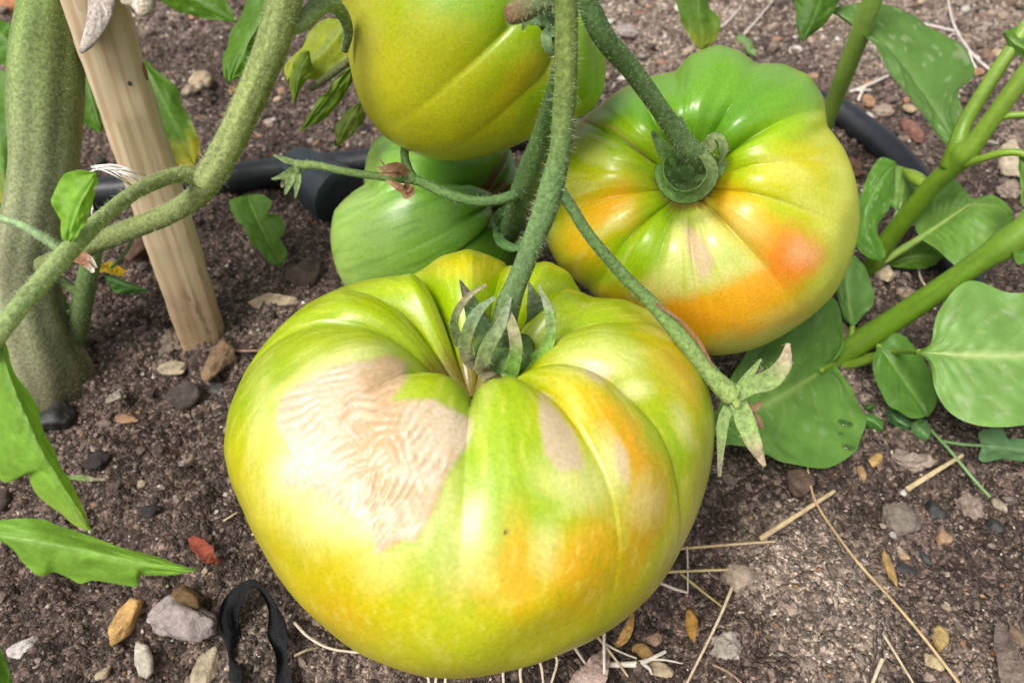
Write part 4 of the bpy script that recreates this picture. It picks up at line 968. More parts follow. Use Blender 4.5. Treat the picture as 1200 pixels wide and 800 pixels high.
# ------------------------------------------------------------------ wooden stake
b0 = G(243, 412, -0.012); b1 = P(131, 67, .237); b2 = b0 + (b1 - b0) * 1.22
stake = thing('wooden_stake', 'pale rough wooden stake driven into the soil beside the hairy stem', 'stake', G(243, 412))
def make_stake():
    n = 60; ax = b2 - b0; L = np.linalg.norm(ax); ax = ax / L
    u = RT - ax * (RT @ ax); u /= np.linalg.norm(u); u = u * math.cos(.5) + np.cross(ax, u) * math.sin(.5); w = np.cross(ax, u)
    # chamfered square section
    sec = []
    for (x, y) in ((1, -.55), (1, .55), (.92, .82), (.82, .92), (.55, 1), (-.55, 1), (-.85, .9), (-1, .55), (-1, -.55), (-.9, -.85), (-.55, -1), (.55, -1), (.8, -.9), (.93, -.78)):
        sec.append((x, y))
    sec = np.array(sec); k = len(sec); z = np.linspace(0, L, n)
    hw = 0.0090 * (1 + 0.02 * np.sin(z * 40))
    jit = 0.00035 * fbm(np.repeat(z[:, None] * 120, k, 1), np.arange(k)[None, :] * 1.7 + 0 * z[:, None], oct=3, seed=8)
    loc = np.stack([sec[None, :, 0] * hw[:, None] + jit, sec[None, :, 1] * hw[:, None] + jit, np.repeat(z[:, None], k, 1)], -1).reshape(-1, 3)
    zz = np.repeat(z / L, k); cols = np.repeat(np.array([[1.0, 1.0, 1.0]]), len(loc), 0)
    cols *= (1 - 0.30 * sstep(0.38, 0.12, zz)[:, None] * np.array([0.7, 0.95, 1.1]))          # grimy foot
    faces = [tuple(map(int, q)) for q in grid_faces(n, k, True)] + [tuple(range(k))[::-1], tuple((n - 1) * k + i for i in range(k))]
    me = mesh('shaft', loc, faces, True, cols)
    o = new_obj('shaft', me, None, M['wood'])
    from mathutils import Matrix
    mt = Matrix(((u[0], w[0], ax[0], b0[0]), (u[1], w[1], ax[1], b0[1]), (u[2], w[2], ax[2], b0[2]), (0, 0, 0, 1)))
    o.parent = stake; o.matrix_parent_inverse = stake.matrix_basis.inverted(); o.matrix_basis = mt
    mod = o.modifiers.new('edge', 'BEVEL'); mod.width = 0.0003; mod.segments = 2; mod.limit_method = 'ANGLE'
make_stake()
def splinter(outline, d, thick, col, name, tilt):
    """a split slab of weathered wood from an outline in px, real thickness"""
    pts = resample(np.array(outline + [outline[0]], float), 41)[:-1]; n = len(pts)
    cx, cy = pts.mean(0)
    C = P(cx, cy, d); rings = []
    for (k, h) in ((0.02, 1.0), (0.55, 1.05), (0.9, 0.95), (1.0, 0.6), (1.0, -0.6), (0.9, -1.0), (0.02, -1.0)):
        q = []
        for (x, y) in pts:
            xx, yy = cx + (x - cx) * k, cy + (y - cy) * k
            q.append(P(xx, yy, d + (yy - cy) * tilt - thick * h * 0.5 + 0.0006 * float(noise3(np.array(xx * .2), np.array(yy * .07), seed=3))))
        rings.append(np.array(q))
    v = np.concatenate(rings)
    cols = np.repeat(np.array([col]), len(v), 0) * (1 + 0.5 * fbm(v[:, 0] * 900, v[:, 1] * 300, v[:, 2] * 200, oct=3, seed=6))[:, None]
    cols[n * 4:] *= 0.35
    return new_obj(name, mesh(name, v, grid_faces(7, n, True), True, cols), stake, M['crumb'])
splinter([(101, -60), (136, -60), (136, 0), (128, 28), (112, 52), (95, 64), (92, 60), (100, 30), (103, 0)], .218, .004, (0.42, 0.36, 0.32), 'splinter', 0.00003)
splinter([(138, -50), (190, -50), (182, 0), (176, 16), (164, 20), (154, 8), (140, 0)], .214, .005, (0.50, 0.43, 0.33), 'splinter', 0.00003)
# knot and nail hole on the shaft
bpy.context.view_layer.update()
shaft = [o for o in stake.children if o.name.startswith('shaft')][0]
inv = shaft.matrix_world.inverted()
for (nm, x, y, rx, ry, c) in (('knot', 170, 84, 3.6, 11, (0.26, 0.12, 0.06)), ('nail_hole', 152, 98, 2.6, 3.0, (0.10, 0.075, 0.06))):
    ro = inv @ Vector(EYE); rd = (inv @ Vector(P(x, y, 1.0))) - ro; rd.normalize()
    hit, lc, nr_, _ = shaft.ray_cast(ro, rd)
    if hit:
        wp = np.array(shaft.matrix_world @ lc); wn_ = np.array((shaft.matrix_world.to_3x3() @ nr_).normalized())
        ax = np.array(b2 - b0); ax = ax / np.linalg.norm(ax); sd = np.cross(ax, wn_); v, f = ico(3)
        vv = wp + v[:, :1] * rx * .232 / FPX * sd + v[:, 1:2] * ry * .232 / FPX * ax + v[:, 2:3] * 0.00035 * wn_
        new_obj(nm, mesh(nm, vv, f, True, np.repeat(np.array([c]), len(vv), 0)), stake, M['crumb'])
# white frayed twine caught between stem and stake
twine = thing('twine', 'frayed white twine caught between the stem and the wooden stake', 'twine', P(115, 200, .225))
for k in range(11):
    x0 = 112 + random.uniform(-6, 6); y0 = 198 + random.uniform(-4, 4); x1 = 158 + random.uniform(-22, 22); y1 = 214 + random.uniform(-12, 8)
    o, _ = tube('strand', twine, [(x0, y0, .228), ((x0 + x1) / 2, (y0 + y1) / 2 - random.uniform(2, 9), .216), (x1, y1, .222)], [.9, .9, .5], M['straw'], (1, 1, 1), sides=5, n=12, seed=k)
    o.color = (0.72, 0.68, 0.62, 1)
for (pp) in ([(112, 198, .228), (103, 204, .225), (101, 216, .224), (107, 240, .223), (108, 252, .224)], [(113, 198, .228), (105, 206, .225), (104, 222, .224), (109, 246, .223)]):
    o, _ = tube('strand', twine, pp, [1.1] * len(pp), M['straw'], (1, 1, 1), sides=5, n=16); o.color = (0.72, 0.68, 0.62, 1)

# ------------------------------------------------------------------ irrigation hose
hose = thing('irrigation_hose', 'black irrigation hose running across the soil behind the tomatoes', 'hose', G(700, 190))
HP = [G(x, y, 0.006) for (x, y) in ((-160, 246), (-40, 238), (60, 230), (150, 222), (250, 212), (330, 200), (430, 190), (560, 168), (700, 140), (850, 118), (960, 122), (1010, 150), (1048, 182), (1085, 230), (1112, 290), (1150, 360), (1230, 430), (1400, 520))]
o, _ = tube('pipe', hose, HP, [0.0072] * len(HP), M['hose'], (1, 1, 1), sides=18, n=160, px=False, ripple=0.012); o.color = (0.016, 0.019, 0.024, 1)
ca, cb = G(352, 199, 0.010), G(425, 250, 0.010)
dirc = (cb - ca) / np.linalg.norm(cb - ca)
def connector():
    u = np.cross(dirc, [0, 0, 1]); u /= np.linalg.norm(u); w = np.cross(u, dirc); n = 48
    prof = [(-.004, .0092), (-.003, .0108), (.000, .0116), (.0165, .0122), (.0175, .0122), (.0182, .0138), (.0195, .0146), (.030, .0150), (.034, .0146), (.036, .011)]
    a = np.linspace(0, 2 * math.pi, n, endpoint=False); rings = []
    for (s, r) in prof:
        rr = r + (0.0007 * (np.sign(np.sin(a * 14))) if .000 <= s <= .0165 else 0 * a)
        rings.append(ca + dirc * s + (rr * np.cos(a))[:, None] * u + (rr * np.sin(a))[:, None] * w)
    v = np.concatenate(rings + [(ca - dirc * .004)[None], (ca + dirc * .036)[None]]); m = len(prof)
    f = [tuple(map(int, q)) for q in grid_faces(m, n, True)] + [(m * n, (i + 1) % n, i) for i in range(n)] + [(m * n + 1, (m - 1) * n + i, (m - 1) * n + (i + 1) % n) for i in range(n)]
    o = new_obj('connector', mesh('connector', v, f, True), hose, M['hose']); o.color = (0.016, 0.025, 0.030, 1)
    md = o.modifiers.new('split', 'EDGE_SPLIT'); md.split_angle = math.radians(35)
connector()

# ------------------------------------------------------------------ leafy weeds at the right
WS, WS2 = (0.115, 0.215, 0.012), (0.17, 0.28, 0.028)
WL, WLV = (0.13, 0.28, 0.06), (0.30, 0.44, 0.13)
wa = thing('leafy_weed', 'leafy weed with a thick bare green stalk slanting up from broad rounded leaves', 'weed', G(985, 428))
tube('stalk', wa, [(972, 432, .300), (992, 412, .294), (1040, 380, .283), (1100, 340, .268), (1150, 305, .257), (1188, 280, .250), (1250, 236, .24), (1330, 180, .23)], [15, 15, 14, 13.5, 13.5, 18, 15, 13], M['weedstem'], [WS, WS, (0.13, 0.235, 0.02), (0.19, 0.31, 0.04)], sides=20, ripple=.02, seed=31)
tube('petiole', wa, [(980, 428, .293), (974, 427, .288), (962, 434, .281)], [5, 4, 4], M['weedstem'], WS2, sides=10)
leaf(wa, [(974, 427, .286), (925, 458, .272), (885, 479, .262), (832, 502, .25)], [(990, 398), (986, 362), (968, 346), (930, 366), (888, 395), (858, 440), (842, 480)], [(998, 452), (1010, 482), (1004, 522), (968, 549), (925, 541), (876, 522), (850, 513)],
     (0.12, 0.265, 0.065), WLV, 'weedleaf', seed=41, dl=.014, dr=-.012, nu=60, nv=20, pairs=4, vs=.3, quilt=.0006, wave=.0012, spots=.2)
leaf(wa, [(999, 384, .290), (994, 345, .290), (992, 298, .293)], [(986, 366), (979, 334), (983, 308)], [(1014, 368), (1024, 350), (1017, 318), (1004, 300)], (0.12, 0.26, 0.08), WLV, 'weedleaf', seed=42, pairs=4, vs=.25, dl=.004)
bpy.context.view_layer.update()
wm = bpy.data.materials.new('water'); nt, ns, ls = nodes_of(wm)
wbs = N(ns, 'ShaderNodeBsdfPrincipled', Roughness=0.03, IOR=1.33); wbs.inputs['Transmission Weight'].default_value = 1.0
wou = ns.new('ShaderNodeOutputMaterial'); ls.new(wbs.outputs[0], wou.inputs[0])
bl = [o for o in wa.children if o.name.startswith('leaf')][0]; inv = bl.matrix_world.inverted()
for k, (x, y, rx, ry, a) in enumerate(((991, 496, 9, 4.5, -.5), (994, 524, 7, 4, -.4), (985, 508, 3, 2.4, 0))):
    ro = inv @ Vector(EYE); rd = ((inv @ Vector(P(x, y, 1.0))) - ro).normalized(); hit, lc, nr_, _ = bl.ray_cast(ro, rd)
    if hit:
        wp = np.array(bl.matrix_world @ lc); nn = np.array(nr_); nn = nn if nn @ (EYE - wp) > 0 else -nn
        u = RT - nn * (RT @ nn); u /= np.linalg.norm(u); w = np.cross(nn, u); u, w = u * math.cos(a) + w * math.sin(a), -u * math.sin(a) + w * math.cos(a)
        v, f = ico(4); wob = 1 + 0.18 * fbm(v[:, 0] * 1.6 + k * 5, v[:, 1] * 1.6, oct=2, seed=k)
        vv = wp + (v[:, :1] * u * rx + v[:, 1:2] * w * ry) * wob[:, None] * .26 / FPX + v[:, 2:3] * nn * 0.0005
        new_obj('water_drop', mesh('water_drop', vv, f, True), wa, wm)
tube('petiole', wa, [(992, 412, .294), (997, 398, .291), (999, 382, .290)], [6, 4.5, 3], M['weedstem'], WS2, sides=10)
leaf(wa, [(1029, 404, .272), (1058, 442, .267), (1088, 488, .262)], [(1052, 390), (1078, 416), (1094, 448), (1096, 474)], [(1024, 426), (1030, 454), (1046, 478), (1068, 490)], (0.085, 0.205, 0.04), (0.22, 0.36, 0.10), 'weedleaf', seed=43, pairs=4, vs=.22, dl=.003, dr=-.003)
tube('petiole', wa, [(985, 430, .294), (1008, 424, .286), (1029, 416, .276), (1030, 404, .272)], [5, 5.5, 4.5, 3], M['weedstem'], WS2, sides=10)
leaf(wa, [(1076, 412, .245), (1140, 416, .240), (1210, 416, .236), (1320, 405, .232)], [(1090, 402), (1100, 366), (1122, 336), (1148, 330), (1182, 344), (1225, 348), (1280, 376)], [(1090, 424), (1096, 456), (1112, 482), (1142, 498), (1186, 500), (1232, 488), (1285, 446)],
     (0.165, 0.33, 0.10), (0.46, 0.56, 0.25), 'weedleaf', seed=44, nu=70, nv=22, pairs=5, vs=.28, dl=.004, dr=-.005, quilt=.0009, wave=.001, spots=.25)
tube('petiole', wa, [(1078, 412, .2455), (1050, 412, .268), (1015, 418, .288)], [3.5, 3.5, 4], M['weedstem'], WS2, sides=10)
leaf(wa, [(1186, 296, .247), (1200, 270, .245), (1240, 235, .243)], [(1190, 262), (1204, 242)], [(1196, 310), (1230, 280)], (0.10, 0.23, 0.04), WLV, 'weedleaf', seed=45, pairs=4)

wb = thing('leafy_weed', 'taller weed with forked green stalks and one long drooping leaf, beyond the slanting stalk', 'weed', G(1018, 322))
tube('stalk', wb, [(1012, 330, .336), (1036, 288, .322), (1064, 252, .306), (1092, 218, .292), (1118, 194, .281), (1132, 178, .275), (1146, 162, .27), (1200, 88, .255), (1280, -20, .24)], [10, 11, 11, 11, 12, 15, 11, 10, 9], M['weedstem'], [WS, WS, WS2, WS2], sides=18, ripple=.02, seed=32)
tube('stalk', wb, [(1110, 196, .282), (1122, 170, .277), (1132, 142, .275), (1165, 88, .268), (1202, 32, .262), (1240, -30, .258)], [9, 10, 8.5, 8, 7.5, 7], M['weedstem'], [WS, WS2, (0.24, 0.36, 0.08)], sides=14, ripple=.02, seed=33)
tube('petiole', wb, [(1130, 192, .276), (1150, 186, .27), (1176, 179, .264), (1200, 181, .26), (1230, 200, .256)], [5, 4.5, 4.5, 4, 4], M['weedstem'], WS2, sides=10)
leaf(wb, [(1194, 184, .262), (1215, 210, .26), (1235, 262, .258)], [(1196, 210), (1200, 240)], [(1225, 190), (1250, 225)], WL, WLV, 'weedleaf', seed=46)
tube('petiole', wb, [(1160, 146, .268), (1180, 136, .262), (1215, 134, .258)], [5, 4, 4], M['weedstem'], WS2, sides=10)
leaf(wb, [(1176, 38, .262), (1200, 55, .26), (1250, 75, .258)], [(1195, 32), (1225, 46)], [(1188, 62), (1220, 80)], (0.09, 0.2, 0.04), WLV, 'weedleaf', seed=47)
leaf(wb, [(1124, 174, .282), (1096, 128, .288), (1058, 74, .296), (1015, 34, .304), (970, 12, .312)], [(1106, 170), (1084, 142), (1062, 106), (1040, 74), (1012, 46)], [(1136, 158), (1124, 128), (1126, 104), (1142, 88), (1136, 66), (1104, 36), (1066, 12), (1020, 2)],
     (0.10, 0.215, 0.06), (0.18, 0.29, 0.10), 'weedleaf', seed=48, nu=64, nv=18, pairs=5, vs=.35, dl=-.006, dr=.004, spots=.35, wave=.001)
leaf(wb, [(1078, 279, .312), (1108, 259, .304), (1137, 240, .298), (1164, 240, .296), (1187, 252, .296)], [(1074, 262), (1090, 216), (1106, 203), (1124, 214), (1136, 232), (1160, 230), (1178, 239)], [(1100, 293), (1126, 315), (1146, 306), (1174, 282)],
     (0.14, 0.30, 0.065), (0.30, 0.45, 0.12), 'weedleaf', seed=49, nu=60, nv=18, pairs=5, vs=.25, dl=.005, dr=-.006, quilt=.0008, spots=.15)
tube('petiole', wb, [(1016, 316, .332), (1044, 300, .324), (1080, 278, .3115), (1110, 257.5, .3035), (1136, 240, .2975)], [5, 5, 4, 2.6, 1.5], M['weedstem'], (0.26, 0.39, 0.09), sides=10)
leaf(wb, [(1038, 310, .330), (1072, 300, .326), (1106, 302, .322)], [(1060, 292), (1084, 283), (1100, 292)], [(1056, 314), (1086, 314)], (0.085, 0.19, 0.02), WLV, 'weedleaf', seed=50, pairs=4)
leaf(wb, [(1054, 246, .316), (1058, 222, .314), (1060, 196, .316)], [(1040, 238), (1036, 214), (1046, 192)], [(1068, 240), (1080, 224), (1074, 204)], (0.14, 0.29, 0.07), WLV, 'weedleaf', seed=51, pairs=3, nu=30, nv=10)
leaf(wb, [(1050, 190, .315), (1026, 222, .309), (1014, 266, .306), (1032, 306, .310)], [(1030, 186), (1010, 226), (1005, 258), (1001, 284), (1014, 300)], [(1050, 218), (1042, 244), (1027, 268), (1033, 286), (1037, 300)], (0.10, 0.25, 0.045), (0.24, 0.38, 0.12), 'weedleaf', seed=52, pairs=4, spots=.5, vs=.2, dl=.004, dr=.003)
tube('petiole', wb, [(1034, 290, .328), (1046, 262, .320), (1056, 238, .3155)], [2.5, 2.5, 2], M['weedstem'], (0.26, 0.38, 0.15), sides=8)
tube('petiole', wb, [(1086, 218, .296), (1072, 208, .304), (1060, 200, .312)], [6, 8, 3], M['weedstem'], (0.20, 0.30, 0.03), sides=10)

wc = thing('weed_stalk', 'single smooth green stalk rising behind the orange-blushed tomato', 'weed', G(940, 215))
tube('stalk', wc, [(940, 210, .392), (955, 178, .374), (970, 138, .352), (990, 86, .325), (1010, 34, .302), (1028, -16, .285), (1050, -80, .27)], [8.5, 9, 9.5, 10.5, 11.5, 11.5, 12], M['weedstem'], [(0.17, 0.29, 0.04), (0.20, 0.33, 0.05), (0.24, 0.37, 0.07)], sides=18, ripple=.02, seed=34)

# seedlings
def seedling(label, lv, stems):
    c = G(*lv[0][0][0][:2]); t = thing('seedling', label, 'seedling', c)
    for (pts, r) in stems:
        w = [G(x, y, l) for (x, y, l) in pts]; tube('stem', t, w, [r] * len(w), M['weedstem'], (0.16, 0.28, 0.10), px=False, sides=8)
    for k, (m, l, r, col) in enumerate(lv):
        md = [(x, y, gdepth(x, y) - dz) for (x, y, dz) in m]
        leaf(t, md, l, r, col, (0.26, 0.40, 0.2), 'weedleaf', seed=60 + k + int(c[0] * 999), nu=24, nv=8, pairs=3, quilt=.0003, vs=.2)
BLG = (0.10, 0.22, 0.10)
seedling('tiny seedling with two oval green leaves, beside the drooping broad leaf', [([(1010, 490, .004), (1022, 492, .006), (1036, 503, .006)], [(1018, 484), (1034, 492)], [(1016, 500), (1028, 506)], (0.08, 0.22, 0.06)), ([(1016, 480, .004), (1020, 476, .005), (1026, 474, .005)], [(1014, 474)], [(1024, 482)], (0.05, 0.14, 0.04))], [])
seedling('small blue-green seedling with ragged leaves growing under the oval weed leaf', [([(1040, 478, .004), (1052, 492, .006), (1068, 500, .006)], [(1040, 492), (1056, 503)], [(1054, 480), (1066, 490)], (0.05, 0.13, 0.06)), ([(1068, 496, .004), (1078, 502, .007), (1090, 514, .007)], [(1066, 508), (1078, 518)], [(1082, 490), (1090, 500)], BLG)], [])
seedling('blue-green lobed seedling leaf on a thin runner below the broadest weed leaf', [([(1150, 522, .008), (1172, 524, .010), (1222, 530, .010)], [(1148, 506), (1176, 502), (1182, 514), (1200, 514)], [(1148, 540), (1176, 538), (1204, 540)], (0.13, 0.27, 0.15))],
         [([(1100, 516, .003), (1125, 520, .006), (1152, 522, .008)], .0006), ([(1085, 498, .003), (1110, 524, .004), (1140, 560, .003), (1160, 582, .002)], .0006)])
seedling('tiny pale green seedling on the open soil behind the orange-blushed tomato', [([(866, 40, .004), (872, 48, .006), (880, 58, .006)], [(862, 46), (874, 58)], [(874, 42), (884, 54)], (0.17, 0.30, 0.13)), ([(872, 52, .004), (880, 60, .006), (886, 66, .006)], [(876, 62)], [(884, 58)], (0.2, 0.33, 0.15))], [])
seedling('small green shoots in the shade beside the main stem base', [([(60, 372, .004), (70, 366, .008), (84, 362, .008)], [(66, 358), (78, 352)], [(70, 376), (82, 370)], (0.10, 0.25, 0.06))], [])

# ------------------------------------------------------------------ stones
SEED = [100]
def stone(px, py, w, h, deg, rgb, label, name='stone', cat='stone', group=None, mat='stone', sink=0.30, tall=0.75, planes=10, rough=0.10, rnd=0.08):
    SEED[0] += 1
    p = G(px, py); d = gdepth(px, py)
    w, h = w * 1.12, h * 1.2
    v = EYE - p; el = math.asin(v[2] / np.linalg.norm(v))
    sx = w / 2 * d / FPX; sz = min(sx, h / 2 * d / FPX) * tall; sy = max((h / 2 * d / FPX) - sz * math.cos(el) * 0.6, sx * 0.25) / math.sin(el)
    if name == 'soil_clod': rough *= 1.6
    o = new_obj(name, rock_mesh(name, SEED[0], 4 if w > 26 else 3 if w > 13 else 2, planes, rough, rnd, (sx, sy, sz)), None, M[mat])
    o.location = (p[0], p[1], float(Hfine(p[0], p[1])) + sz * (1 - 2 * sink))
    o.rotation_euler = (random.uniform(-.12, .12), random.uniform(-.12, .12), math.radians(-deg))
    o.color = (*rgb, 1)
    return tag(o, label, cat, group)
LIL, OCH, TN, BR, DK, WH, GY = (0.36, 0.30, 0.28), (0.48, 0.29, 0.11), (0.40, 0.31, 0.20), (0.20, 0.125, 0.08), (0.045, 0.036, 0.032), (0.55, 0.50, 0.46), (0.17, 0.145, 0.125)
stone(210, 728, 84, 52, 8, LIL, 'large pale lilac-grey stone beside the black plastic strip')
stone(226, 712, 50, 34, 25, (0.15, 0.09, 0.04), 'brown clod resting against the large lilac-grey stone', rough=.12, name='soil_clod', cat='clod')
stone(151, 731, 30, 46, 5, OCH, 'upright ochre stone beside the large lilac-grey stone')
stone(32, 759, 36, 22, -20, WH, 'white quartz pebble lying alone on the soil below the serrated leaf')
stone(166, 773, 22, 44, -35, (0.5, 0.45, 0.36), 'long thin cream stone below the ochre stone')
stone(243, 781, 32, 52, 8, (0.46, 0.38, 0.26), 'cream stone between the lilac-grey stone and the black plastic strip')
stone(122, 788, 20, 18, 0, (0.42, 0.33, 0.22), 'small tan stone below the ochre and long cream stones')
stone(262, 426, 32, 54, 12, (0.24, 0.155, 0.09), 'brown stone wedged against the foot of the wooden stake')
stone(322, 353, 58, 24, 3, (0.46, 0.35, 0.23), 'flat tan flake of stone between stake and largest tomato', tall=.4, sink=.2)
stone(199, 431, 34, 18, -8, (0.36, 0.30, 0.20), 'small thin tan flake near the foot of the stake', tall=.4, sink=.2)
stone(214, 467, 42, 32, 0, (0.075, 0.06, 0.052), 'dark brown rounded stone between stem base and largest tomato')
stone(253, 456, 23, 13, 10, DK, 'small black charcoal flake beside the dark rounded stone', 'charcoal', 'charcoal', mat='char', tall=.5)
stone(68, 494, 56, 40, 10, (0.03, 0.028, 0.028), 'big black lump of charcoal under the main stem base', 'charcoal', 'charcoal', mat='char', sink=.2)
stone(148, 493, 32, 15, 5, (0.26, 0.15, 0.09), 'small reddish brown pebble beside the pale crumb of soil', rnd=.5)
stone(140, 472, 24, 20, 5, (0.26, 0.22, 0.17), 'pale crumbly clod above the reddish brown pebble', 'soil_clod', 'clod', rough=.2)
stone(117, 546, 32, 28, 5, (0.035, 0.03, 0.028), 'round black clod beside the curled green leaf sliver', 'soil_clod', 'clod', rough=.14)
stone(178, 606, 22, 20, 5, (0.035, 0.03, 0.028), 'small dark clod left of the largest tomato', 'soil_clod', 'clod', rough=.14)
stone(4, 584, 22, 30, 0, (0.06, 0.042, 0.036), 'dark clod partly behind the bright near leaf', 'soil_clod', 'clod', rough=.12)
stone(356, 323, 40, 36, -10, (0.075, 0.055, 0.042), 'dark brown stone in the shade above the flat tan flake')
stone(199, 402, 30, 32, 0, (0.17, 0.135, 0.105), 'crumbly grey-brown clod beside the foot of the stake', 'soil_clod', 'clod', rough=.22)
stone(72, 390, 24, 22, 0, (0.24, 0.11, 0.06), 'reddish pebble between the main stem and its side shoot')
stone(168, 296, 44, 34, 0, (0.13, 0.07, 0.045), 'red-brown clod in the shade behind the stake', 'soil_clod', 'clod', rough=.12)
stone(237, 95, 24, 22, 10, TN, 'tan pebble on the open soil between stake and branch', rnd=.5)
stone(222, 110, 16, 16, 10, (0.3, 0.24, 0.17), 'small tan clod beside the tan pebble behind the branch', rough=.2)
stone(862, 683, 34, 32, 35, (0.42, 0.33, 0.25), 'pinkish tan stone at the end of two dry straws')
stone(811, 736, 17, 44, -6, (0.40, 0.22, 0.05), 'narrow upright ochre stone right of the largest tomato')
stone(768, 746, 20, 16, 0, (0.33, 0.22, 0.15), 'small pinkish pebble among the straw beneath the largest tomato')
stone(754, 762, 22, 24, -35, (0.42, 0.26, 0.09), 'oval ochre seed case among the straw beneath the largest tomato', rnd=.6)
stone(853, 762, 46, 34, 0, (0.36, 0.31, 0.26), 'pale crumbly clod beneath the curved straw', 'soil_clod', 'clod', rough=.25)
stone(770, 785, 36, 18, 10, (0.44, 0.34, 0.22), 'flat tan flake under the forked white twig', tall=.5)
stone(938, 567, 34, 40, 10, (0.13, 0.085, 0.065), 'brown stone below the water-spotted broad leaf')
stone(1050, 611, 44, 40, 5, (0.20, 0.165, 0.135), 'angular grey-brown stone right of the pale crumbly mound', planes=7)
stone(1066, 545, 56, 30, 0, (0.30, 0.24, 0.19), 'crumbly pale brown clod between the two thick straws', 'soil_clod', 'clod', rough=.22)
stone(1023, 543, 12, 22, 45, (0.42, 0.27, 0.10), 'ochre chip beside the crumbly pale brown clod')
stone(1008, 558, 10, 20, 0, (0.32, 0.2, 0.1), 'small brown chip below the water-spotted broad leaf')
stone(1099, 594, 22, 28, 0, (0.032, 0.031, 0.031), 'angular black charcoal bit above the pale clod', 'charcoal', 'charcoal', mat='char')
stone(1130, 596, 36, 34, 0, (0.26, 0.2, 0.16), 'crumbly brown clod right of the angular charcoal bit', 'soil_clod', 'clod', rough=.22)
stone(1165, 617, 18, 18, 0, (0.032, 0.031, 0.031), 'small black charcoal bit near the lobed seedling leaf', 'charcoal', 'charcoal', mat='char')
stone(1058, 664, 28, 14, 35, (0.034, 0.033, 0.034), 'flat pointed black flake beside the narrow ochre twig end', 'charcoal', 'charcoal', mat='char', tall=.4)
stone(1082, 649, 10, 26, -15, (0.034, 0.033, 0.034), 'thin upright black splinter beside the flat pointed black flake', 'charcoal', 'charcoal', mat='char')
stone(1036, 666, 13, 42, -6, (0.36, 0.23, 0.09), 'knobbly ochre twig end along the long thin straw', 'twig_end', 'twig', planes=9, rough=.2)
stone(1058, 650, 14, 16, 0, (0.38, 0.26, 0.15), 'tiny ochre pebble above the flat pointed black flake')
stone(1104, 631, 18, 18, 0, (0.36, 0.23, 0.14), 'small orange-brown pebble below the angular charcoal bit')
stone(1101, 750, 20, 28, 25, (0.38, 0.27, 0.11), 'ochre stone touching the long thin straw')
stone(1092, 775, 22, 22, 0, (0.48, 0.38, 0.22), 'pale ochre stone just below the ochre one on the straw')
stone(1192, 746, 24, 24, 0, (0.24, 0.17, 0.12), 'rounded brown stone beside the folded dry leaf')
stone(1164, 766, 12, 14, 0, (0.45, 0.2, 0.09), 'orange pebble beside the folded dry leaf')
stone(1172, 592, 12, 18, 0, (0.36, 0.3, 0.22), 'small cream pebble below the lobed seedling leaf')
stone(1037, 328, 26, 26, 20, (0.45, 0.35, 0.24), 'cream chip between the two leafy weeds')
stone(1062, 352, 28, 22, 0, (0.26, 0.19, 0.14), 'brown clod under the slanting weed stalk', 'soil_clod', 'clod', rough=.2)
stone(1018, 384, 26, 20, 0, (0.17, 0.12, 0.09), 'dark brown clod between the small oval leaves', 'soil_clod', 'clod', rough=.16)
stone(985, 398, 22, 34, 10, (0.34, 0.25, 0.17), 'tan chip behind the base of the slanting weed stalk')
stone(1186, 196, 34, 44, 20, (0.46, 0.38, 0.27), 'large cream stone behind the forked weed')
stone(1176, 232, 26, 22, 0, (0.3, 0.23, 0.18), 'brown clod below the large cream stone', 'soil_clod', 'clod', rough=.2)
stone(1034, 131, 24, 14, 5, (0.34, 0.27, 0.2), 'speckled oval pebble beside the hose', rnd=.7)
stone(1068, 155, 20, 28, -10, (0.24, 0.12, 0.085), 'red-brown stone beside the hose')
stone(1018, 122, 13, 15, 0, (0.36, 0.2, 0.12), 'small orange-brown pebble beside the speckled oval one', rnd=.6)
stone(1017, 138, 12, 9, 0, WH, 'small white pebble beside the hose', rnd=.7)
stone(1064, 132, 14, 9, 0, (0.4, 0.3, 0.18), 'small ochre pebble right of the speckled oval one', rnd=.6)
stone(998, 200, 24, 22, 0, (0.2, 0.11, 0.07), 'red-brown clod inside the bend of the hose', 'soil_clod', 'clod', rough=.15)
stone(1158, 62, 13, 12, 0, (0.22, 0.14, 0.1), 'brown pebble behind the forked stalks', rnd=.6)
stone(1170, 63, 12, 9, 0, (0.45, 0.34, 0.22), 'ochre pebble behind the forked stalks', rnd=.6)
stone(1147, 63, 8, 8, 0, WH, 'tiny white pebble at the end of the pale rootlet', rnd=.7)
stone(953, 90, 14, 8, 0, (0.34, 0.22, 0.15), 'small pinkish pebble left of the smooth weed stalk', rnd=.6)
stone(736, 47, 28, 14, 15, (0.34, 0.29, 0.26), 'flat grey stone beyond the cluster, beside the truss stem', rnd=.5)
stone(14, 8, 44, 34, 0, (0.46, 0.20, 0.09), 'piece of orange terracotta behind the main stem', 'terracotta_shard', 'shard')
stone(250, 400 - 140, 1, 1, 0, TN, 'x') if False else None
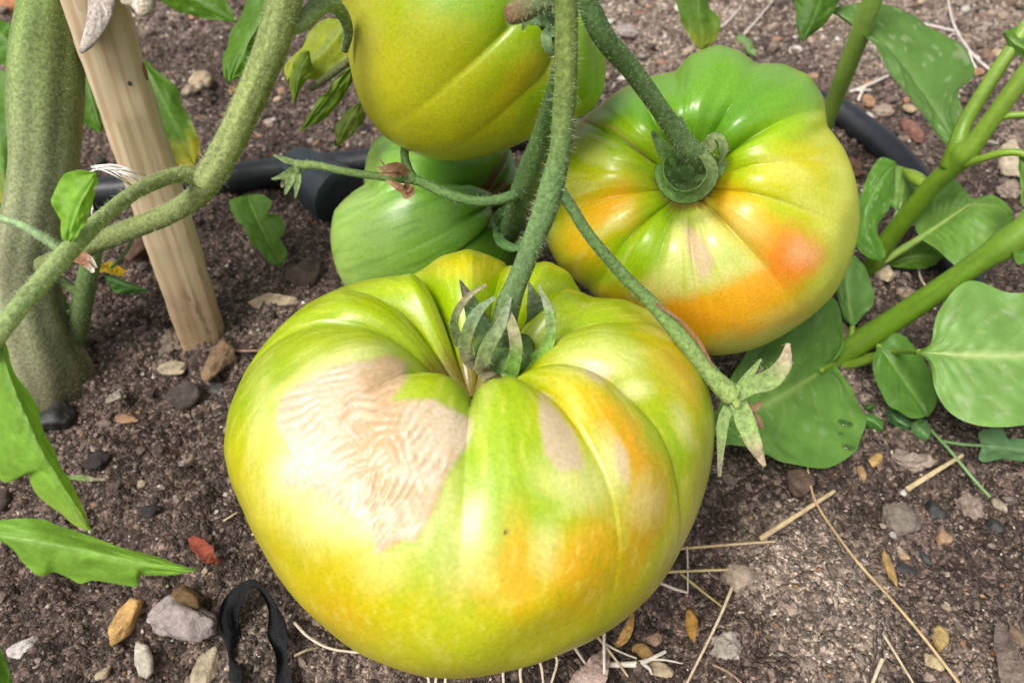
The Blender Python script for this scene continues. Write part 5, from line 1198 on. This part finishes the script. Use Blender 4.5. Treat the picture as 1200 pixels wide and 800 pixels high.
# scattered pebbles, all of one look
g = np.random.default_rng(77); protos = [rock_mesh('pebble', 300 + k, 2, 9, .12, .2, (.003, .003, .003)) for k in range(8)]
for p_ in protos: p_.materials.append(M['stone'])
cnt = 0
PCOL = [('tan', (0.40, 0.31, 0.22)), ('grey-brown', (0.28, 0.23, 0.19)), ('dark brown', (0.15, 0.105, 0.08)), ('reddish', (0.32, 0.18, 0.11)), ('whitish', (0.52, 0.48, 0.42))]
def scatter(n, x0, x1, y0, y1, smin, smax, label, group):
    k = 0
    while k < n:
        px, py = g.uniform(x0, x1), g.uniform(y0, y1)
        p = G(px, py); d = gdepth(px, py); s = g.uniform(smin, smax) * d / FPX / 2 / .003
        o = new_obj('pebble', protos[int(g.integers(8))]); o.location = (p[0], p[1], float(Hfine(p[0], p[1])) + s * .003 * 0.2)
        o.scale = (s * g.uniform(.8, 1.3), s * g.uniform(.8, 1.3), s * g.uniform(.5, .8)); o.rotation_euler = (g.uniform(-.3, .3), g.uniform(-.3, .3), g.uniform(0, 6.28))
        cn, c = PCOL[int(g.integers(len(PCOL)))]; c = np.array(c) * g.uniform(.85, 1.15); o.color = (*c, 1)
        tag(o, label.replace('tan or brown', cn), 'pebble', cn + ' ' + group); k += 1
scatter(95, 700, 1200, 0, 120, 7, 15, 'small tan or brown pebble on the open soil beyond the hose', 'pebbles beyond the hose')
scatter(26, 180, 400, 0, 180, 7, 13, 'small tan or brown pebble on the soil behind the stake and branch', 'pebbles behind the stake')
scatter(26, 880, 1195, 560, 795, 6, 11, 'small tan or brown pebble on the soil around the pale crumbly mound', 'pebbles around the pale mound')
scatter(16, 20, 260, 480, 790, 6, 10, 'small tan or brown pebble on the soil left of the largest tomato', 'pebbles left of the largest tomato')

# red scrap, folded dry leaf, dry leaf bits
def scrap(label, name, cat, pts, w, col, tip=None, lift=.002, cup=.5):
    md = [(x, y, gdepth(x, y) - lift * k) for (x, y, k) in pts]
    o = blade(None, md, w, col, tip, name=name, hairs=0, cup=cup, mat='crumb', seed=int(pts[0][0]), crumple=.35)
    return tag(o, label, cat)
scrap('crumpled rust-red scrap on the soil beside the largest tomato', 'red_scrap', 'scrap', [(222, 630, 1.5), (234, 640, 3), (246, 652, 3), (258, 660, 1)], [3, 8, 9, 2], (0.20, 0.045, 0.025), (0.26, 0.07, 0.04))
scrap('folded grey-brown dry leaf beside the rounded brown stone', 'dry_leaf', 'dry leaf', [(1172, 730, 2), (1178, 760, 3), (1186, 790, 3), (1190, 830, 2)], [4, 13, 14, 8], (0.15, 0.115, 0.095), (0.2, 0.16, 0.13))
scrap('pinkish dry leaf fanned out beneath the largest tomato', 'dry_leaf', 'dry leaf', [(712, 762, 2), (702, 776, 4), (690, 800, 4), (676, 840, 2)], [4, 12, 20, 14], (0.42, 0.30, 0.25), (0.40, 0.3, 0.25))
scrap('curled ochre dry leaf tip poking from under the largest tomato', 'dry_leaf', 'dry leaf', [(742, 718, 3), (736, 736, 3), (728, 750, 2), (720, 756, 1)], [2, 5, 6, 2], (0.40, 0.24, 0.08), None)
scrap('curled green leaf sliver beside the round black clod', 'leaf_sliver', 'leaf', [(76, 558, 2), (96, 560, 3), (124, 562, 1)], [1, 3.5, 1], (0.13, 0.2, 0.06), (0.4, 0.36, 0.24))
scrap('bright yellow petal scrap beside the hairy branch', 'yellow_petal', 'petal', [(116, 316, 16), (130, 314, 17), (146, 320, 16)], [3, 7, 4], (0.60, 0.42, 0.03), (0.60, 0.4, 0.02))
scrap('curled tan dry leaf behind the main stem, under the terracotta piece', 'dry_leaf', 'dry leaf', [(-4, 30, 8), (12, 38, 9), (24, 58, 8)], [3, 8, 3], (0.45, 0.33, 0.18), None)
scrap('ochre curl of dry leaf on the soil between branch and stake', 'dry_leaf', 'dry leaf', [(268, 108, 3), (280, 102, 4), (294, 98, 2)], [2, 5, 2], (0.38, 0.24, 0.09), None)

# black plastic strip, one ribbon bent over in a loop
strip_pts = [(276, 840, 2.0), (276, 800, 3.0), (272, 760, 5), (268, 722, 7), (280, 696, 10), (297, 684, 12), (312, 696, 10), (324, 722, 8), (330, 760, 6), (335, 800, 4), (340, 850, 3)]
md = [(x, y, gdepth(x, y) - .0009 * k) for (x, y, k) in strip_pts]
so = blade(None, md, [8, 9, 11, 14, 11, 4, 4, 10, 8, 11, 9], (0.010, 0.010, 0.012), None, name='plastic_strip', hairs=0, cup=.35, thick=.10, mat='crumb', seed=3, crumple=1.0)
tag(so, 'strip of wrinkled black plastic bent in a loop beside the large lilac-grey stone', 'plastic strip')

# ------------------------------------------------------------------ straws and twigs
def straw(pts, r, label, col=(0.52, 0.40, 0.23), lift=0.002, name='straw', cat='straw', group=None, ends=(1, .7)):
    w = [G(x, y, lift * k) for (x, y, k) in pts]; n = len(w)
    dm = np.mean([gdepth(x, y) for (x, y, k) in pts]); rr = [r * dm / FPX * (ends[0] + (ends[1] - ends[0]) * i / (n - 1)) for i in range(n)]
    o, _ = tube(name, None, w, rr, M['straw'], (1, 1, 1), px=False, sides=8, ripple=.12, seed=int(pts[0][0]), flat=.8)
    o.color = (*col, 1); return tag(o, label, cat, group)
straw([(891, 631, 1), (930, 606, 2), (978, 575, 1.5)], 3.4, 'thick pale straw lying above the pale crumbly mound')
straw([(1063, 573, 1), (1095, 553, 2), (1128, 533, 1.5)], 3.4, 'thick pale straw beside the crumbly pale brown clod')
straw([(946, 546, 2), (953, 580, 3), (968, 608, 3), (1005, 658, 4), (1050, 708, 3), (1090, 756, 3), (1135, 815, 2)], 1.9, 'long thin bent straw crossing the pale crumbly mound', (0.46, 0.33, 0.17), ends=(.7, 1.1))
straw([(760, 646, 2), (840, 639, 3), (908, 634, 2)], 2.0, 'straight thin straw poking out beside the largest tomato', (0.50, 0.36, 0.2))
straw([(740, 672, 2), (800, 669, 3), (854, 667, 3)], 2.2, 'short straw ending at the pinkish tan stone', (0.5, 0.38, 0.2))
straw([(858, 688, 4), (840, 730, 3), (804, 802, 2)], 2.0, 'curved straw leaning from the pinkish tan stone over the pale clod', (0.56, 0.44, 0.30))
straw([(798, 672, 2), (820, 690, 2), (848, 712, 1)], 2.0, 'olive straw slanting below the short straw', (0.34, 0.28, 0.11))
straw([(690, 734, 3), (712, 760, 4), (736, 792, 2)], 2.0, 'tan straw slanting down from under the largest tomato', (0.5, 0.4, 0.26))
straw([(708, 728, 4), (708, 770, 5), (709, 830, 3)], 2.0, 'upright white straw under the largest tomato', (0.66, 0.6, 0.5))
straw([(706, 752, 3), (724, 762, 3), (746, 771, 2)], 1.6, 'short white straw under the largest tomato, above the forked twig', (0.62, 0.54, 0.44))
straw([(672, 756, 2), (680, 768, 2), (688, 780, 2)], 2.2, 'stubby pale straw beside the pinkish dry leaf', (0.6, 0.52, 0.42))
straw([(772, 682, 3), (792, 690, 3), (806, 694, 2)], 2.2, 'bent white rootlet at the right edge of the largest tomato', (0.64, 0.54, 0.44))
straw([(805, 640, 3), (806, 660, 3), (806, 694, 2)], 1.2, 'thin upright white rootlet crossing the straight thin straw', (0.6, 0.52, 0.44))
tw = thing('forked_twig', 'forked white twig on the soil beneath the largest tomato', 'twig', G(740, 778))
for pts, r in (([(706, 778, 3), (735, 778, 4), (752, 776, 4), (780, 763, 3)], (3.4, 3.4, 3, 2)), ([(750, 776, 4), (760, 782, 3), (764, 790, 2)], (2.4, 2, 1)), ([(762, 772, 4), (780, 773, 3), (800, 777, 2)], (1.4, 1.2, .8))):
    w = [G(x, y, .0012 * k) for (x, y, k) in pts]; d = gdepth(745, 778); rr = [q * d / FPX for q in (list(r) + [r[-1]])[:len(w)]]
    o, _ = tube('twig', tw, w, rr, M['straw'], (1, 1, 1), px=False, sides=8, ripple=.15); o.color = (0.68, 0.60, 0.50, 1)
straw([(1036, 744, 2), (1052, 770, 2), (1074, 806, 2)], 2.0, 'pale straw lying right of the short upright straw below the mound', (0.52, 0.42, 0.28))
straw([(1034, 772, 2), (1028, 786, 2), (1018, 812, 2)], 2.6, 'short pale straw standing below the pale crumbly mound', (0.54, 0.46, 0.32))
straw([(345, 729, 2), (362, 746, 3), (390, 760, 2), (440, 766, 2)], 2.0, 'curved pale straw emerging left of the largest tomato beside the plastic strip', (0.6, 0.5, 0.38))
straw([(345, 768, 2), (358, 762, 2), (374, 758, 1)], 1.8, 'short olive straw beside the black plastic strip', (0.34, 0.28, 0.16))
straw([(268, 411, 1), (290, 411, 1.5), (316, 410, 1)], 1.9, 'thin pinkish twig beside the foot of the stake', (0.36, 0.2, 0.14), name='twig', cat='twig')
straw([(262, 610, 1), (270, 605, 1), (278, 600, 1)], 1.2, 'tiny yellow straw at the left edge of the largest tomato', (0.6, 0.5, 0.3))
for k, q in enumerate(((498, 790), (512, 792), (524, 794), (612, 786), (632, 782), (590, 790), (650, 774))):
    straw([(q[0], q[1] - 8, 3), (q[0] + random.uniform(-4, 4), q[1] + 4, 3), (q[0] + random.uniform(-10, 10), q[1] + 40, 2)], 2.0, 'short pale straw end showing under the front of the largest tomato', (0.62, 0.52, 0.38), group='straw ends under the largest tomato')
straw([(835, 778, 1), (858, 790, 1.5), (880, 812, 1)], 1.8, 'thin brown twig below the pale clod', (0.3, 0.2, 0.14), name='twig', cat='twig')
rt = thing('rootlet', 'branching white rootlet on the open soil behind the forked weed', 'rootlet', G(1130, 50))
for pts in ([(1108, -20, 1), (1115, 20, 2), (1126, 45, 2), (1142, 66, 1.5), (1160, 82, 1)], [(1126, 45, 2), (1118, 40, 1), (1110, 46, 1)], [(1136, 60, 2), (1140, 74, 1), (1146, 82, 1)], [(1124, 38, 2), (1100, 32, 1.5), (1080, 28, 1)]):
    w = [G(x, y, .002 * k) for (x, y, k) in pts]; o, _ = tube('root', rt, w, [.0008] * len(w), M['straw'], (1, 1, 1), px=False, sides=6, ripple=.15); o.color = (0.62, 0.54, 0.5, 1)
rt = thing('rootlet', 'white rootlet lying beside the smooth weed stalk near the hose', 'rootlet', G(1020, 96))
for pts in ([(996, 108, 1), (1014, 101, 2), (1030, 94, 2), (1048, 86, 1)], [(1014, 101, 2), (1008, 112, 1.5), (1006, 118, 1)], [(1000, 106, 1), (1010, 106, 2), (1020, 106, 1)]):
    w = [G(x, y, .002 * k) for (x, y, k) in pts]; o, _ = tube('root', rt, w, [.0009] * len(w), M['straw'], (1, 1, 1), px=False, sides=6, ripple=.15); o.color = (0.6, 0.53, 0.47, 1)
straw([(842, 34, 1), (856, 22, 2), (874, 0, 1)], 1.2, 'thin white rootlet on the soil beyond the serrated leaf tip', (0.62, 0.54, 0.5), name='rootlet', cat='rootlet')
straw([(872, 40, 1), (890, 20, 2), (910, -4, 1)], 1.2, 'thin white rootlet beside the tiny pale seedling', (0.6, 0.53, 0.47), name='rootlet', cat='rootlet')
straw([(1123, 318 - 150, 1), (1150, 320 - 155, 1.5), (1170, 168, 1)], 1.2, 'short pale straw beside the node of the forked weed', (0.6, 0.55, 0.48))
straw([(1076, 314, 1), (1080, 328, 2), (1092, 344, 1)], 1.4, 'thin pale rootlet between the weed leaves and the slanting stalk', (0.5, 0.4, 0.3), name='rootlet', cat='rootlet')
